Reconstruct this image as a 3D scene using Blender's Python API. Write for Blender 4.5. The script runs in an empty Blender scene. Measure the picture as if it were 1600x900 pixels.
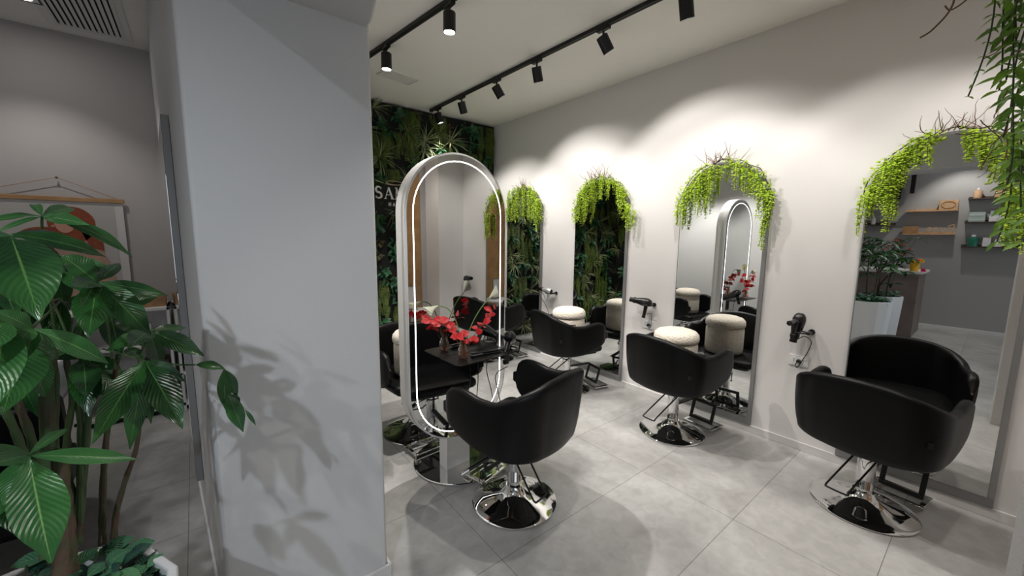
import bpy, math, random
from mathutils import Vector, Matrix, Euler
PI = math.pi
S = bpy.context.scene
COL = S.collection
rnd = random.Random(7)

# ------------------------------------------------------------------ camera
FPX = 613.0
CAMH = 1.6
CAM = Vector((0, 0, CAMH))
def _dir(px, py): return Vector((px - 800.0, -(py - 450.0), -FPX))
_Y = _dir(302.6, 364.3).normalized()
_Z = -_dir(750, 5125).normalized()
_Z = (_Z - _Y * _Z.dot(_Y)).normalized()
_X = _Y.cross(_Z)
ROT = Matrix((_X, _Y, _Z))                      # camera axes to world axes
cam_data = bpy.data.cameras.new('camera')
cam_data.sensor_width = 36.0
cam_data.lens = FPX / 1600.0 * 36.0
cam_data.clip_start = 0.02
cam = bpy.data.objects.new('camera', cam_data)
COL.objects.link(cam)
cam.matrix_world = Matrix.Translation(CAM) @ ROT.to_4x4()
S.camera = cam
def ray(px, py): return (ROT @ _dir(px, py)).normalized()
def at(px, py, dist): return CAM + ray(px, py) * dist          # a spot in the room, dist metres from where the picture was taken

# ------------------------------------------------------------------ world and exposure
W = bpy.data.worlds.new('world'); S.world = W; W.use_nodes = True
W.node_tree.nodes['Background'].inputs[0].default_value = (0.75, 0.85, 1.0, 1)
W.node_tree.nodes['Background'].inputs[1].default_value = 0.35
vs = S.view_settings
S.display_settings.display_device = 'sRGB'
vs.view_transform = 'Standard'; vs.look = 'None'; vs.gamma = 1.0; vs.use_curve_mapping = False
vs.exposure = 0.0
P_WALLSPOT, P_FLOORSPOT, P_DOWN, P_DAYFILL = 48.0, 116.0, 56.0, 25.0
S.cycles.max_bounces = 12
S.cycles.glossy_bounces = 8
S.cycles.diffuse_bounces = 5
S.cycles.transmission_bounces = 8
S.cycles.caustics_reflective = False
S.cycles.caustics_refractive = False
S.cycles.sample_clamp_indirect = 6.0
S.cycles.use_denoising = True

XW, YB, ZC = 3.51, 4.87, 3.175            # right wall, back wall, ceiling
XL = -3.62                                # far wall behind the desk

# ------------------------------------------------------------------ materials
def mat(name, col, rough=.5, metal=0.0, spec=.5, bump=None, noise=None, trans=0.0, emit=None, coat=0.0, sheen=0.0, sub=0.0):
    m = bpy.data.materials.new(name); m.use_nodes = True
    nt = m.node_tree; b = nt.nodes['Principled BSDF']
    b.inputs['Base Color'].default_value = (*col, 1)
    b.inputs['Roughness'].default_value = rough
    b.inputs['Metallic'].default_value = metal
    b.inputs['Specular IOR Level'].default_value = spec
    b.inputs['Transmission Weight'].default_value = trans
    b.inputs['Coat Weight'].default_value = coat
    b.inputs['Sheen Weight'].default_value = sheen
    if emit:
        b.inputs['Emission Color'].default_value = (*emit[0], 1); b.inputs['Emission Strength'].default_value = emit[1]
    tc = nt.nodes.new('ShaderNodeTexCoord')
    if noise:                                   # (scale, second colour, low, high)
        n = nt.nodes.new('ShaderNodeTexNoise'); n.inputs['Scale'].default_value = noise[0]; n.inputs['Detail'].default_value = 5
        r = nt.nodes.new('ShaderNodeMapRange'); r.inputs[1].default_value = noise[2]; r.inputs[2].default_value = noise[3]
        x = nt.nodes.new('ShaderNodeMix'); x.data_type = 'RGBA'
        x.inputs[6].default_value = (*col, 1); x.inputs[7].default_value = (*noise[1], 1)
        nt.links.new(tc.outputs['Object'], n.inputs['Vector']); nt.links.new(n.outputs['Fac'], r.inputs[0])
        nt.links.new(r.outputs[0], x.inputs[0]); nt.links.new(x.outputs[2], b.inputs['Base Color'])
    if bump:                                    # (scale, strength, distance)
        n = nt.nodes.new('ShaderNodeTexNoise'); n.inputs['Scale'].default_value = bump[0]; n.inputs['Detail'].default_value = 3
        k = nt.nodes.new('ShaderNodeBump'); k.inputs['Strength'].default_value = bump[1]; k.inputs['Distance'].default_value = bump[2]
        nt.links.new(tc.outputs['Object'], n.inputs['Vector']); nt.links.new(n.outputs['Fac'], k.inputs['Height'])
        nt.links.new(k.outputs[0], b.inputs['Normal'])
    return m

M = {}
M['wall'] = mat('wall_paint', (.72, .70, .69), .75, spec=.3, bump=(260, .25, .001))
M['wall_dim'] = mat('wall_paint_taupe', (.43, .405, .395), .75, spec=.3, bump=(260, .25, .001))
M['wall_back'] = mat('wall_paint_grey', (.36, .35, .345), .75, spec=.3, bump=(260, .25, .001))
M['pillar'] = mat('pillar_paint', (.60, .60, .60), .7, spec=.3, bump=(200, .35, .001))
M['rough'] = mat('rough_plaster', (.62, .61, .61), .85, spec=.2, bump=(150, 1.0, .006))
M['ceiling'] = mat('ceiling_paint', (.86, .835, .81), .8, spec=.2, bump=(180, .15, .001))
M['white'] = mat('white_lacquer', (.75, .74, .73), .35)
M['black'] = mat('black_metal', (.008, .008, .008), .4, spec=.4)
M['plastic'] = mat('black_plastic', (.01, .01, .011), .22, spec=.6)
M['leather'] = mat('black_leatherette', (.0030, .0030, .0034), .40, spec=.20, bump=(420, .25, .0006))
M['chrome'] = mat('chrome', (.78, .78, .78), .045, metal=1.0)
M['satin'] = mat('satin_aluminium', (.80, .80, .80), .34, metal=.75)
M['rim'] = mat('pale_metal_rim', (.74, .74, .73), .32, metal=.35)
M['greymetal'] = mat('grey_frame', (.24, .24, .24), .42, metal=.3)
M['mirror'] = mat('mirror_glass', (.80, .815, .81), .0, metal=1.0)
M['led'] = mat('led_strip', (1, 1, 1), .5, emit=((1, .985, .96), 4.0))
M['lens'] = mat('lamp_lens', (1, 1, 1), .5, emit=((1, .97, .93), 30.0))
M['boucle'] = mat('cream_boucle', (.86, .79, .68), .95, spec=.1, bump=(95, 1.0, .012), sheen=.4, noise=(60, (.72, .64, .53), .45, .75))
M['wood'] = mat('light_wood', (.42, .24, .105), .5, noise=(9, (.30, .16, .065), .35, .7))
M['woodpale'] = mat('pale_wood', (.58, .38, .22), .55, noise=(22, (.45, .27, .14), .35, .7))
M['wooddark'] = mat('dark_wood', (.075, .045, .032), .5, noise=(18, (.04, .024, .018), .35, .7))
M['deskbrown'] = mat('desk_panel', (.22, .175, .155), .5, noise=(6, (.17, .135, .12), .35, .7))
M['soil'] = mat('soil', (.022, .015, .010), .95, bump=(60, 1, .02))
M['trunk'] = mat('trunk_bark', (.085, .05, .032), .85, bump=(45, .8, .006), noise=(25, (.045, .055, .02), .4, .65))
M['stemgreen'] = mat('green_stem', (.045, .085, .025), .6, noise=(14, (.06, .045, .025), .5, .62))
M['twig'] = mat('dry_twig', (.20, .11, .075), .85)
M['ceramic'] = mat('white_ceramic', (.80, .80, .80), .12, spec=.6, coat=.4)
M['pot'] = mat('white_planter', (.70, .71, .72), .45, bump=(90, .2, .002))
M['acrylic'] = mat('clear_acrylic', (.92, .94, .95), .03, trans=.9)
M['vase'] = None
M['red'] = mat('red_petal', (.78, .030, .035), .42, noise=(30, (.88, .12, .11), .45, .7))
M['calla'] = mat('cream_petal', (.95, .95, .74), .45)
M['yellow'] = mat('yellow_wrap', (.80, .45, .02), .45)
M['orange'] = mat('orange_petal', (.72, .20, .03), .5)
M['pink'] = mat('pink_petal', (.65, .02, .12), .5)
M['darkgreen'] = mat('green_bottle', (.01, .14, .085), .25)
M['palegreen'] = mat('pale_green_box', (.36, .43, .40), .5)
M['skin'] = mat('print_skin', (.52, .27, .19), .7)
M['hair'] = mat('print_red_hair', (.22, .045, .016), .7, noise=(22, (.27, .06, .02), .42, .62))
M['cloth'] = mat('print_beige_top', (.40, .27, .20), .7)
M['paper'] = mat('print_paper', (.58, .565, .55), .7)
M['paperwarm'] = mat('print_backdrop', (.44, .42, .40), .7)
M['gold'] = mat('gold_line', (.62, .46, .32), .35, metal=.4)
M['signwhite'] = mat('sign_letters', (.80, .80, .78), .5)
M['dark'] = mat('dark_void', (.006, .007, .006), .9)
M['ribbon'] = mat('burgundy_plastic', (.22, .01, .02), .4)

def leafmat(name, c1, c2, rib, rough=.32, veins=26.0, vb=.55, transl=.0):
    m = bpy.data.materials.new(name); m.use_nodes = True
    nt = m.node_tree; N = nt.nodes; L = nt.links; b = N['Principled BSDF']
    b.inputs['Roughness'].default_value = rough
    b.inputs['Specular IOR Level'].default_value = .45
    uv = N.new('ShaderNodeUVMap'); sp = N.new('ShaderNodeSeparateXYZ'); L.new(uv.outputs[0], sp.inputs[0])
    a = N.new('ShaderNodeMath'); a.operation = 'SUBTRACT'; a.inputs[1].default_value = .5; L.new(sp.outputs[0], a.inputs[0])
    ab = N.new('ShaderNodeMath'); ab.operation = 'ABSOLUTE'; L.new(a.outputs[0], ab.inputs[0])
    rr = N.new('ShaderNodeMapRange'); rr.inputs[1].default_value = .008; rr.inputs[2].default_value = .024
    rr.inputs[3].default_value = 1; rr.inputs[4].default_value = 0; L.new(ab.outputs[0], rr.inputs[0])
    tc = N.new('ShaderNodeTexCoord')
    n = N.new('ShaderNodeTexNoise'); n.inputs['Scale'].default_value = 9; L.new(tc.outputs['Object'], n.inputs['Vector'])
    mx = N.new('ShaderNodeMix'); mx.data_type = 'RGBA'; mx.inputs[6].default_value = (*c1, 1); mx.inputs[7].default_value = (*c2, 1)
    nr = N.new('ShaderNodeMapRange'); nr.inputs[1].default_value = .4; nr.inputs[2].default_value = .62
    L.new(n.outputs['Fac'], nr.inputs[0]); L.new(nr.outputs[0], mx.inputs[0])
    m2 = N.new('ShaderNodeMix'); m2.data_type = 'RGBA'; m2.inputs[7].default_value = (*rib, 1)
    L.new(mx.outputs[2], m2.inputs[6]); L.new(rr.outputs[0], m2.inputs[0]); L.new(m2.outputs[2], b.inputs['Base Color'])
    # side veins slanting off the midrib
    k = N.new('ShaderNodeMath'); k.operation = 'MULTIPLY_ADD'; k.inputs[1].default_value = -.55; L.new(ab.outputs[0], k.inputs[0]); L.new(sp.outputs[1], k.inputs[2])
    s = N.new('ShaderNodeMath'); s.operation = 'MULTIPLY'; s.inputs[1].default_value = veins * 2 * PI; L.new(k.outputs[0], s.inputs[0])
    sn = N.new('ShaderNodeMath'); sn.operation = 'SINE'; L.new(s.outputs[0], sn.inputs[0])
    bp = N.new('ShaderNodeBump'); bp.inputs['Strength'].default_value = vb; bp.inputs['Distance'].default_value = .002
    L.new(sn.outputs[0], bp.inputs['Height']); L.new(bp.outputs[0], b.inputs['Normal'])
    if transl:
        t = N.new('ShaderNodeBsdfTranslucent'); ms = N.new('ShaderNodeMixShader'); ms.inputs[0].default_value = transl
        L.new(m2.outputs[2], t.inputs[0]); o = N['Material Output']
        L.new(b.outputs[0], ms.inputs[1]); L.new(t.outputs[0], ms.inputs[2]); L.new(ms.outputs[0], o.inputs[0])
    return m
M['pachira'] = leafmat('money_tree_leaf', (.009, .046, .012), (.030, .115, .026), (.10, .22, .06), .25, 15, .20, .08)
M['pachira2'] = leafmat('money_tree_leaf_bright', (.026, .115, .028), (.05, .17, .042), (.20, .36, .12), .28, 15, .25, .08)
M['under'] = leafmat('ground_cover_leaf', (.035, .14, .065), (.08, .23, .10), (.15, .30, .16), .5, 8, .4)
M['under2'] = leafmat('ground_cover_dark_leaf', (.008, .05, .035), (.02, .09, .055), (.08, .20, .13), .5, 8, .4)
M['vine'] = leafmat('vine_leaf', (.42, .58, .04), (.58, .76, .08), (.64, .76, .14), .5, 3, .1, .3)
M['vinedark'] = leafmat('hanging_plant_leaf', (.12, .27, .03), (.27, .50, .05), (.36, .50, .12), .45, 3, .2, .25)
M['moss_a'] = leafmat('wall_plant_broad_leaf', (.014, .065, .030), (.034, .13, .05), (.07, .15, .07), .45, 6, .3)
M['moss_b'] = leafmat('wall_plant_blade', (.13, .18, .07), (.24, .27, .12), (.30, .33, .18), .5, 3, .1)
M['moss_c'] = leafmat('wall_plant_fern', (.055, .10, .012), (.11, .16, .02), (.13, .17, .04), .55, 3, .1)
M['moss_d'] = leafmat('wall_plant_rust_leaf', (.10, .04, .018), (.05, .06, .02), (.12, .08, .04), .5, 4, .2)

def floor_mat():
    m = bpy.data.materials.new('concrete_tiles'); m.use_nodes = True
    nt = m.node_tree; N = nt.nodes; L = nt.links; b = N['Principled BSDF']
    tc = N.new('ShaderNodeTexCoord'); mp = N.new('ShaderNodeMapping')
    mp.inputs['Location'].default_value = (-2.30 + 12.2, -.802 + 5.95, 0); L.new(tc.outputs['Object'], mp.inputs[0])
    br = N.new('ShaderNodeTexBrick'); br.offset = 0; br.inputs['Scale'].default_value = 1
    br.inputs['Brick Width'].default_value = 1.22; br.inputs['Row Height'].default_value = .595
    br.inputs['Mortar Size'].default_value = .0018; br.inputs['Mortar Smooth'].default_value = 0.1; br.inputs['Bias'].default_value = 0
    br.inputs['Color1'].default_value = (.93, .93, .93, 1); br.inputs['Color2'].default_value = (1, 1, 1, 1); br.inputs['Mortar'].default_value = (.42, .42, .42, 1)
    L.new(mp.outputs[0], br.inputs['Vector'])
    def noise(sc, det, lo, hi, ca, cb, dist=0):
        n = N.new('ShaderNodeTexNoise'); n.inputs['Scale'].default_value = sc; n.inputs['Detail'].default_value = det; n.inputs['Distortion'].default_value = dist
        L.new(tc.outputs['Object'], n.inputs['Vector'])
        r = N.new('ShaderNodeMapRange'); r.inputs[1].default_value = lo; r.inputs[2].default_value = hi; L.new(n.outputs['Fac'], r.inputs[0])
        x = N.new('ShaderNodeMix'); x.data_type = 'RGBA'; x.inputs[6].default_value = (*ca, 1); x.inputs[7].default_value = (*cb, 1)
        L.new(r.outputs[0], x.inputs[0]); return x, n
    a, n1 = noise(1.7, 8, .35, .68, (.37, .362, .352), (.56, .555, .54), .9)
    c, n2 = noise(14, 8, .36, .62, (.88, .875, .87), (1, 1, 1), .8)
    mu = N.new('ShaderNodeMix'); mu.data_type = 'RGBA'; mu.blend_type = 'MULTIPLY'; mu.inputs[0].default_value = 1
    L.new(a.outputs[2], mu.inputs[6]); L.new(c.outputs[2], mu.inputs[7])
    m2 = N.new('ShaderNodeMix'); m2.data_type = 'RGBA'; m2.blend_type = 'MULTIPLY'; m2.inputs[0].default_value = 1
    L.new(mu.outputs[2], m2.inputs[6]); L.new(br.outputs['Color'], m2.inputs[7]); L.new(m2.outputs[2], b.inputs['Base Color'])
    rg = N.new('ShaderNodeMapRange'); rg.inputs[3].default_value = .30; rg.inputs[4].default_value = .46; L.new(n2.outputs['Fac'], rg.inputs[0])
    L.new(rg.outputs[0], b.inputs['Roughness']); b.inputs['Specular IOR Level'].default_value = .4
    bp = N.new('ShaderNodeBump'); bp.inputs['Strength'].default_value = .12; bp.inputs['Distance'].default_value = .002
    L.new(n2.outputs['Fac'], bp.inputs['Height']); L.new(bp.outputs[0], b.inputs['Normal'])
    return m
M['floor'] = floor_mat()
def thin_glass(name, col, fac):
    m = bpy.data.materials.new(name); m.use_nodes = True; nt = m.node_tree; N = nt.nodes; L = nt.links
    N.remove(N['Principled BSDF']); t = N.new('ShaderNodeBsdfTransparent'); t.inputs[0].default_value = (*col, 1)
    g = N.new('ShaderNodeBsdfGlossy'); g.inputs['Roughness'].default_value = .04
    lw = N.new('ShaderNodeLayerWeight'); lw.inputs[0].default_value = fac
    x = N.new('ShaderNodeMixShader'); L.new(lw.outputs['Facing'], x.inputs[0]); L.new(t.outputs[0], x.inputs[1]); L.new(g.outputs[0], x.inputs[2])
    L.new(x.outputs[0], N['Material Output'].inputs[0]); return m
M['vase'] = thin_glass('pink_tinted_glass', (.96, .80, .74), .35)
M['acrylic'] = thin_glass('clear_acrylic', (.96, .97, .97), .3)

# ------------------------------------------------------------------ mesh builder
class MB:
    def __init__(s): s.v = []; s.f = []; s.uv = {}
    def box(s, x0, x1, y0, y1, z0, z1, T=None):
        b = len(s.v)
        for z in (z0, z1):
            for x, y in ((x0, y0), (x1, y0), (x1, y1), (x0, y1)):
                p = Vector((x, y, z)); s.v.append(T @ p if T else p)
        for q in ((0, 3, 2, 1), (4, 5, 6, 7), (0, 1, 5, 4), (1, 2, 6, 5), (2, 3, 7, 6), (3, 0, 4, 7)): s.f.append(tuple(b + i for i in q))
        return s
    def grid(s, rows, close_u=False, close_v=False, cap=False):
        b = len(s.v); n = len(rows); k = len(rows[0])
        for r in rows: s.v.extend(Vector(p) for p in r)
        for i in range(n if close_u else n - 1):
            for j in range(k if close_v else k - 1):
                i2, j2 = (i + 1) % n, (j + 1) % k
                s.f.append((b + i * k + j, b + i * k + j2, b + i2 * k + j2, b + i2 * k + j))
        if cap:
            s.f.append(tuple(b + j for j in range(k))[::-1]); s.f.append(tuple(b + (n - 1) * k + j for j in range(k)))
        return s
    def lathe(s, prof, n=32, T=None, cap=True):
        rows = []
        for r, z in prof:
            row = [Vector((r * math.cos(2 * PI * i / n), r * math.sin(2 * PI * i / n), z)) for i in range(n)]
            rows.append([T @ p for p in row] if T else row)
        return s.grid(rows, close_v=True, cap=cap)
    def tube(s, pts, r, n=8, closed=False):
        pts = [Vector(p) for p in pts]; rows = []; m = len(pts)
        prev = None
        for i, p in enumerate(pts):
            a = pts[(i - 1) % m] if (closed or i > 0) else p
            c = pts[(i + 1) % m] if (closed or i < m - 1) else p
            t = (c - a).normalized()
            if prev is None:
                u = t.orthogonal().normalized()
            else:
                u = (prev - t * prev.dot(t))
                u = u.normalized() if u.length > 1e-6 else t.orthogonal().normalized()
            prev = u; w = t.cross(u)
            rr = r[i] if isinstance(r, (list, tuple)) else r
            rows.append([p + (u * math.cos(2 * PI * j / n) + w * math.sin(2 * PI * j / n)) * rr for j in range(n)])
        return s.grid(rows, close_u=closed, close_v=True, cap=not closed)
    def prism(s, poly, d0, d1, f):
        # poly: 2-D outline, f(a, b, d) -> 3-D
        b = len(s.v); n = len(poly)
        for d in (d0, d1): s.v.extend(Vector(f(a, c, d)) for a, c in poly)
        s.f.append(tuple(b + i for i in range(n))[::-1]); s.f.append(tuple(b + n + i for i in range(n)))
        for i in range(n):
            j = (i + 1) % n; s.f.append((b + i, b + j, b + n + j, b + n + i))
        return s
    def leaf(s, base, tip, w, nrm, sag=0.0, seg=6, fold=.25, shape=.8, curl=0.0, power=.85, wave=0.0, wp=0.0):
        base = Vector(base); tip = Vector(tip); d = tip - base; L = d.length
        if L < 1e-6: return s
        nrm = Vector(nrm); side = d.cross(nrm)
        if side.length < 1e-6: side = d.orthogonal()
        side.normalize(); up = side.cross(d).normalized()
        b = len(s.v); cols = (-1, -.5, 0, .5, 1) if seg >= 6 else (-1, 0, 1)
        for i in range(seg + 1):
            t = i / seg
            c = base + d * t + up * (sag * L * 4 * t * (1 - t)) + Vector((0, 0, -1)) * (curl * L * t * t)
            ww = w * .5 * max(.02, math.sin(PI * min(1, t ** shape)) ** power) if 0 < t < 1 else w * .02
            for k in cols:
                s.v.append(c + side * (k * ww) + up * (abs(k) * ww * fold + wave * w * abs(k) * math.sin(t * 17 + wp + k)))
                s.uv[len(s.v) - 1] = (.5 + .5 * k, t)
        m = len(cols)
        for i in range(seg):
            for j in range(m - 1):
                a = b + i * m + j; s.f.append((a, a + 1, a + m + 1, a + m))
        return s
    def build(s, name, m, parent=None, bevel=0.0, seg=2, smooth=True, ang=35, sub=0, loc=None, rot=None):
        me = bpy.data.meshes.new(name)
        me.from_pydata([tuple(p) for p in s.v], [], s.f)
        if s.uv:
            l = me.uv_layers.new(name='UVMap')
            vi = [0] * len(me.loops); me.loops.foreach_get('vertex_index', vi)
            buf = []
            for i in vi: buf.extend(s.uv.get(i, (0, 0)))
            l.data.foreach_set('uv', buf)
        me.materials.append(m)
        me.update()
        if smooth:
            me.shade_smooth()
            if not sub: me.set_sharp_from_angle(angle=math.radians(ang))
        o = bpy.data.objects.new(name, me); COL.objects.link(o)
        if bevel:
            q = o.modifiers.new('bevel', 'BEVEL'); q.width = bevel; q.segments = seg; q.limit_method = 'ANGLE'; q.harden_normals = False
        if sub:
            q = o.modifiers.new('sub', 'SUBSURF'); q.levels = sub; q.render_levels = sub
        if parent: o.parent = parent
        if loc is not None: o.location = loc
        if rot is not None: o.rotation_euler = rot
        return o

def tag(o, label, cat, group=None, kind=None):
    o['label'] = label; o['category'] = cat
    if group: o['group'] = group
    if kind: o['kind'] = kind
    return o
def thing(name, label, cat, loc=(0, 0, 0), rz=0.0, group=None):
    o = bpy.data.objects.new(name, None); COL.objects.link(o)
    o.empty_display_size = .05; o.location = loc; o.rotation_euler = (0, 0, rz)
    return tag(o, label, cat, group)
def struct(o, label=None):
    o['kind'] = 'structure'
    if label: o['label'] = label
    return o
def copy_thing(root, loc, rot, label, group=None):
    r = root.copy(); COL.objects.link(r); r.location = loc; r.rotation_euler = rot; r['label'] = label
    if group: r['group'] = group
    for ch in list(root.children):
        c = ch.copy(); COL.objects.link(c); c.parent = r
        for g in list(ch.children):
            d = g.copy(); COL.objects.link(d); d.parent = c
    return r
def frameT(origin, zdir, xhint=(1, 0, 0)):
    z = Vector(zdir).normalized(); x = Vector(xhint); x = x - z * x.dot(z)
    if x.length < 1e-4: x = z.orthogonal()
    x.normalize(); y = z.cross(x)
    m = Matrix((x, y, z)).transposed().to_4x4(); m.translation = Vector(origin); return m
def interp(keys, t):
    for (a, va), (b, vb) in zip(keys, keys[1:]):
        if t <= b:
            i = [k[0] for k in keys].index(a); u = (t - a) / (b - a); h = b - a
            def slope(j):
                if j <= 0 or j >= len(keys) - 1: return 0.0
                (x0, y0), (x1, y1), (x2, y2) = keys[j - 1], keys[j], keys[j + 1]
                d0, d1 = (y1 - y0) / (x1 - x0), (y2 - y1) / (x2 - x1)
                return 0.0 if d0 * d1 <= 0 else 2 * d0 * d1 / (d0 + d1)
            m0, m1 = slope(i) * h, slope(i + 1) * h
            return va * (1 + 2 * u) * (1 - u) ** 2 + m0 * u * (1 - u) ** 2 + vb * u * u * (3 - 2 * u) + m1 * u * u * (u - 1)
    return keys[-1][1]

# ================================================================== the room
def wallbox(name, m, *a): return struct(MB().box(*a).build(name, m, smooth=False))
wallbox('floor', M['floor'], XL - .1, XW + .1, -3.6, YB + .1, -.08, 0)
wallbox('ceiling', M['ceiling'], XL - .1, XW + .1, -3.6, YB + .1, ZC, ZC + .08)
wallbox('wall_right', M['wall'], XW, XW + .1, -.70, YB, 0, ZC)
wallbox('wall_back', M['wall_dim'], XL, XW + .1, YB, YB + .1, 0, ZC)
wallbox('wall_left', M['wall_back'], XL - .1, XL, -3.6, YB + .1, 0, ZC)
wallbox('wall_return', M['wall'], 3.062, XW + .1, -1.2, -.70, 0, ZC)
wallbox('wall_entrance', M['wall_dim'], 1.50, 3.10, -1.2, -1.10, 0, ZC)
w = MB()                                   # shopfront wall behind the camera; its wide window is unseen, added for cool fill
w.box(XL, -3.0, -3.6, -3.5, 0, ZC).box(.9, 1.50, -3.6, -3.5, 0, ZC).box(-3.0, .9, -3.6, -3.5, 0, .35).box(-3.0, .9, -3.6, -3.5, 2.6, ZC)
struct(w.build('wall_front', M['wall_dim'], smooth=False))
wf = MB().box(-3.0, .9, -3.57, -3.53, .35, .40).box(-3.0, .9, -3.57, -3.53, 2.55, 2.6)
for xx in (-3.0, -1.72, -.43, .85): wf.box(xx, xx + .05, -3.57, -3.53, .40, 2.55)
wn = struct(wf.build('fill_window_1', M['black'], bevel=.003))
day_fill = bpy.data.lights.new('fill_daylight', 'AREA'); day_fill.shape = 'RECTANGLE'; day_fill.size = 3.8; day_fill.size_y = 2.1; day_fill.energy = P_DAYFILL; day_fill.color = (.84, .91, 1.0)
do = bpy.data.objects.new('fill_daylight', day_fill); COL.objects.link(do); do.location = (-1.05, -3.75, 1.5); do.rotation_euler = (math.radians(90), 0, 0)  # area light outside the added window, cool fill for the closed room
# plastered pillar close by on the right
struct(MB().box(1.28, 1.60, -3.5, -.097, 0, ZC).build('wall_plaster_pier', M['rough'], bevel=.006))
# the broad dividing wall: square end towards the camera, flank leaning a little to the left as it runs back
DW = [(0.0, 1.65), (.597, 1.65), (.60, YB), (-.19, YB)]
struct(MB().prism(DW, 0, ZC, lambda a, b, d: (a, b, d)).build('wall_divider', M['pillar'], bevel=.012, seg=3))
# dropped beam that runs towards the camera from the head of the dividing wall
struct(MB().prism([(.02, 1.66), (.590, 1.66), (.590, 1.60), (.555, 1.455), (.34, .2), (.02, .2)], 2.405, ZC, lambda a, b, d: (a, b, d)).build('trim_1', M['pillar'], bevel=.01))
M['base'] = mat('baseboard_white', (.66, .65, .64), .4)
def bb(name, x0, x1, y0, y1, h=.062): return struct(MB().box(x0, x1, y0, y1, 0, h).build(name, M['base'], bevel=.003))
bb('baseboard_right', XW - .014, XW, -.70, 4.70)
bb('baseboard_divider_end', -.012, .611, 1.638, 1.65, .07)
bb('baseboard_divider_right', .599, .613, 1.64, 4.70, .07)
struct(MB().prism([(-.012, 1.645), (0, 1.645), (-.19, YB), (-.202, YB)], 0, .07, lambda a, b, d: (a, b, d)).build('baseboard_divider_left', M['base'], bevel=.003))
bb('baseboard_back', XL, -.20, YB - .013, YB)
bb('baseboard_left', XL, XL + .014, -3.5, YB)
bb('baseboard_return', 3.062, XW, -.70, -.686)
# wooden door panel beside the return wall
d = struct(MB().box(1.70, 2.975, -1.10, -1.07, .0, 2.75).build('door_1', M['wood'], bevel=.004))
MB().tube([(2.02, -1.04, .95), (2.02, -1.04, 1.25)], .012, 10).build('door_handle', M['satin'], d)
struct(MB().box(2.975, 3.062, -1.10, -1.05, 0, ZC).build('trim_2', M['wall_dim'], bevel=.004))

# ---------------------------------------------------------------- lamps
def lamp(name, loc, target, power, size, blend, parent, col=(1, .955, .90), rad=.03):
    l = bpy.data.lights.new(name, 'SPOT'); l.energy = power; l.spot_size = math.radians(size); l.spot_blend = blend
    l.shadow_soft_size = rad; l.color = col
    o = bpy.data.objects.new(name, l); COL.objects.link(o)
    o.rotation_euler = (Vector(target) - Vector(loc)).to_track_quat('-Z', 'Y').to_euler(); o.location = loc
    if parent:
        o.parent = parent; o.matrix_parent_inverse = parent.matrix_basis.inverted()
    return o

def track(name, p0, p1, label):
    p0 = Vector(p0); p1 = Vector(p1); d = (p1 - p0); L = d.length
    T = frameT(p0, (0, 0, 1), d)
    t = thing(name, label, 'light track', p0)
    t.rotation_euler = (0, 0, math.atan2(d.y, d.x))
    b = MB().box(0, L, -.0175, .0175, -.030, 0); b.build('rail', M['black'], t, bevel=.002)
    g = MB().box(0.01, L - .01, -.006, .006, -.0315, -.0295); g.build('slot', M['dark'], t)
    c = MB().box(-.012, .03, -.0185, .0185, -.034, 0).build('end_cap', M['black'], t, bevel=.002)
    return t
track('light_track', (2.435, 4.68, ZC), (2.534, -.66, ZC), 'long black ceiling light track in front of the arched wall mirrors')
track('light_track', (1.285, 3.9, ZC), (1.60, 1.20, ZC), 'black ceiling light track above the standing oval mirror')

def track_spot(base, aim, label, group, power, size, blend, length=.122, rad=.043):
    # base: where the adapter meets the rail; aim: a point in the room
    t = thing('track_spotlight', label, 'spotlight', base, 0, group)
    ax = (Vector(aim) - (Vector(base) + Vector((0, 0, -.14)))).normalized()
    MB().box(-.016, .016, -.055, .055, -.052, -.030).build('adapter', M['black'], t, bevel=.002)
    MB().tube([(0, 0, -.05), (0, 0, -.10)], .009, 10).build('arm', M['black'], t)
    piv = Vector((0, 0, -.10)); c0 = piv - ax * .028 + Vector((ax.x, ax.y, 0)) * .0
    c0 = c0 + Vector((0, 0, -.014))
    T = frameT(c0, ax)
    b = MB().lathe([(.001, 0), (rad - .003, 0), (rad, .003), (rad, length), (rad - .004, length), (rad - .005, length - .012), (.001, length - .012)], 32, T, cap=False)
    body = b.build('body', M['black'], t, ang=30)
    MB().lathe([(.001, length - .010), (rad - .006, length - .010)], 24, T, cap=False).build('lens', M['lens'], t)
    st = c0 + ax * (length + .012) + Vector(base)
    lamp('spot_light', st, Vector(aim), power, size, blend, t)
    return t
def on_track1(y): return (2.435 + (4.68 - y) / 5.68 * .105, y, ZC)
def on_track2(y): return (1.285 + (3.9 - y) / 2.7 * .315, y, ZC)
g1 = 'spotlights along the track facing the wall mirrors'
names1 = ['black track spotlight nearest the plant wall', 'second black track spotlight from the plant wall',
          'third black track spotlight from the plant wall, its head tipped', 'fourth black track spotlight from the plant wall, upright head',
          'large tilted black track spotlight, second nearest the camera in its row', 'black track spotlight cut by the top edge of the picture']
spots1 = [(4.50, (3.05, 4.35, 1.2)), (3.97, (3.30, 4.25, 1.1)), (3.33, (3.51, 2.95, 1.35)), (2.75, (3.30, 3.05, 1.1)), (2.03, (3.51, 1.65, 1.45)), (1.40, (3.30, 1.50, 1.1)),
          (.75, (3.40, .40, 1.0)), (.05, (3.35, -.10, .9))]
for i, (y, aim) in enumerate(spots1):
    track_spot(on_track1(y), aim, names1[i] if i < 6 else ('black track spotlight above the near wall chair, out over the top of the picture', 'last black track spotlight of the row, near the plaster pier')[i - 6], g1, P_WALLSPOT if i < 6 else P_WALLSPOT * .6, 102, .45)
g2 = 'spotlights along the track above the standing mirror'
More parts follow.
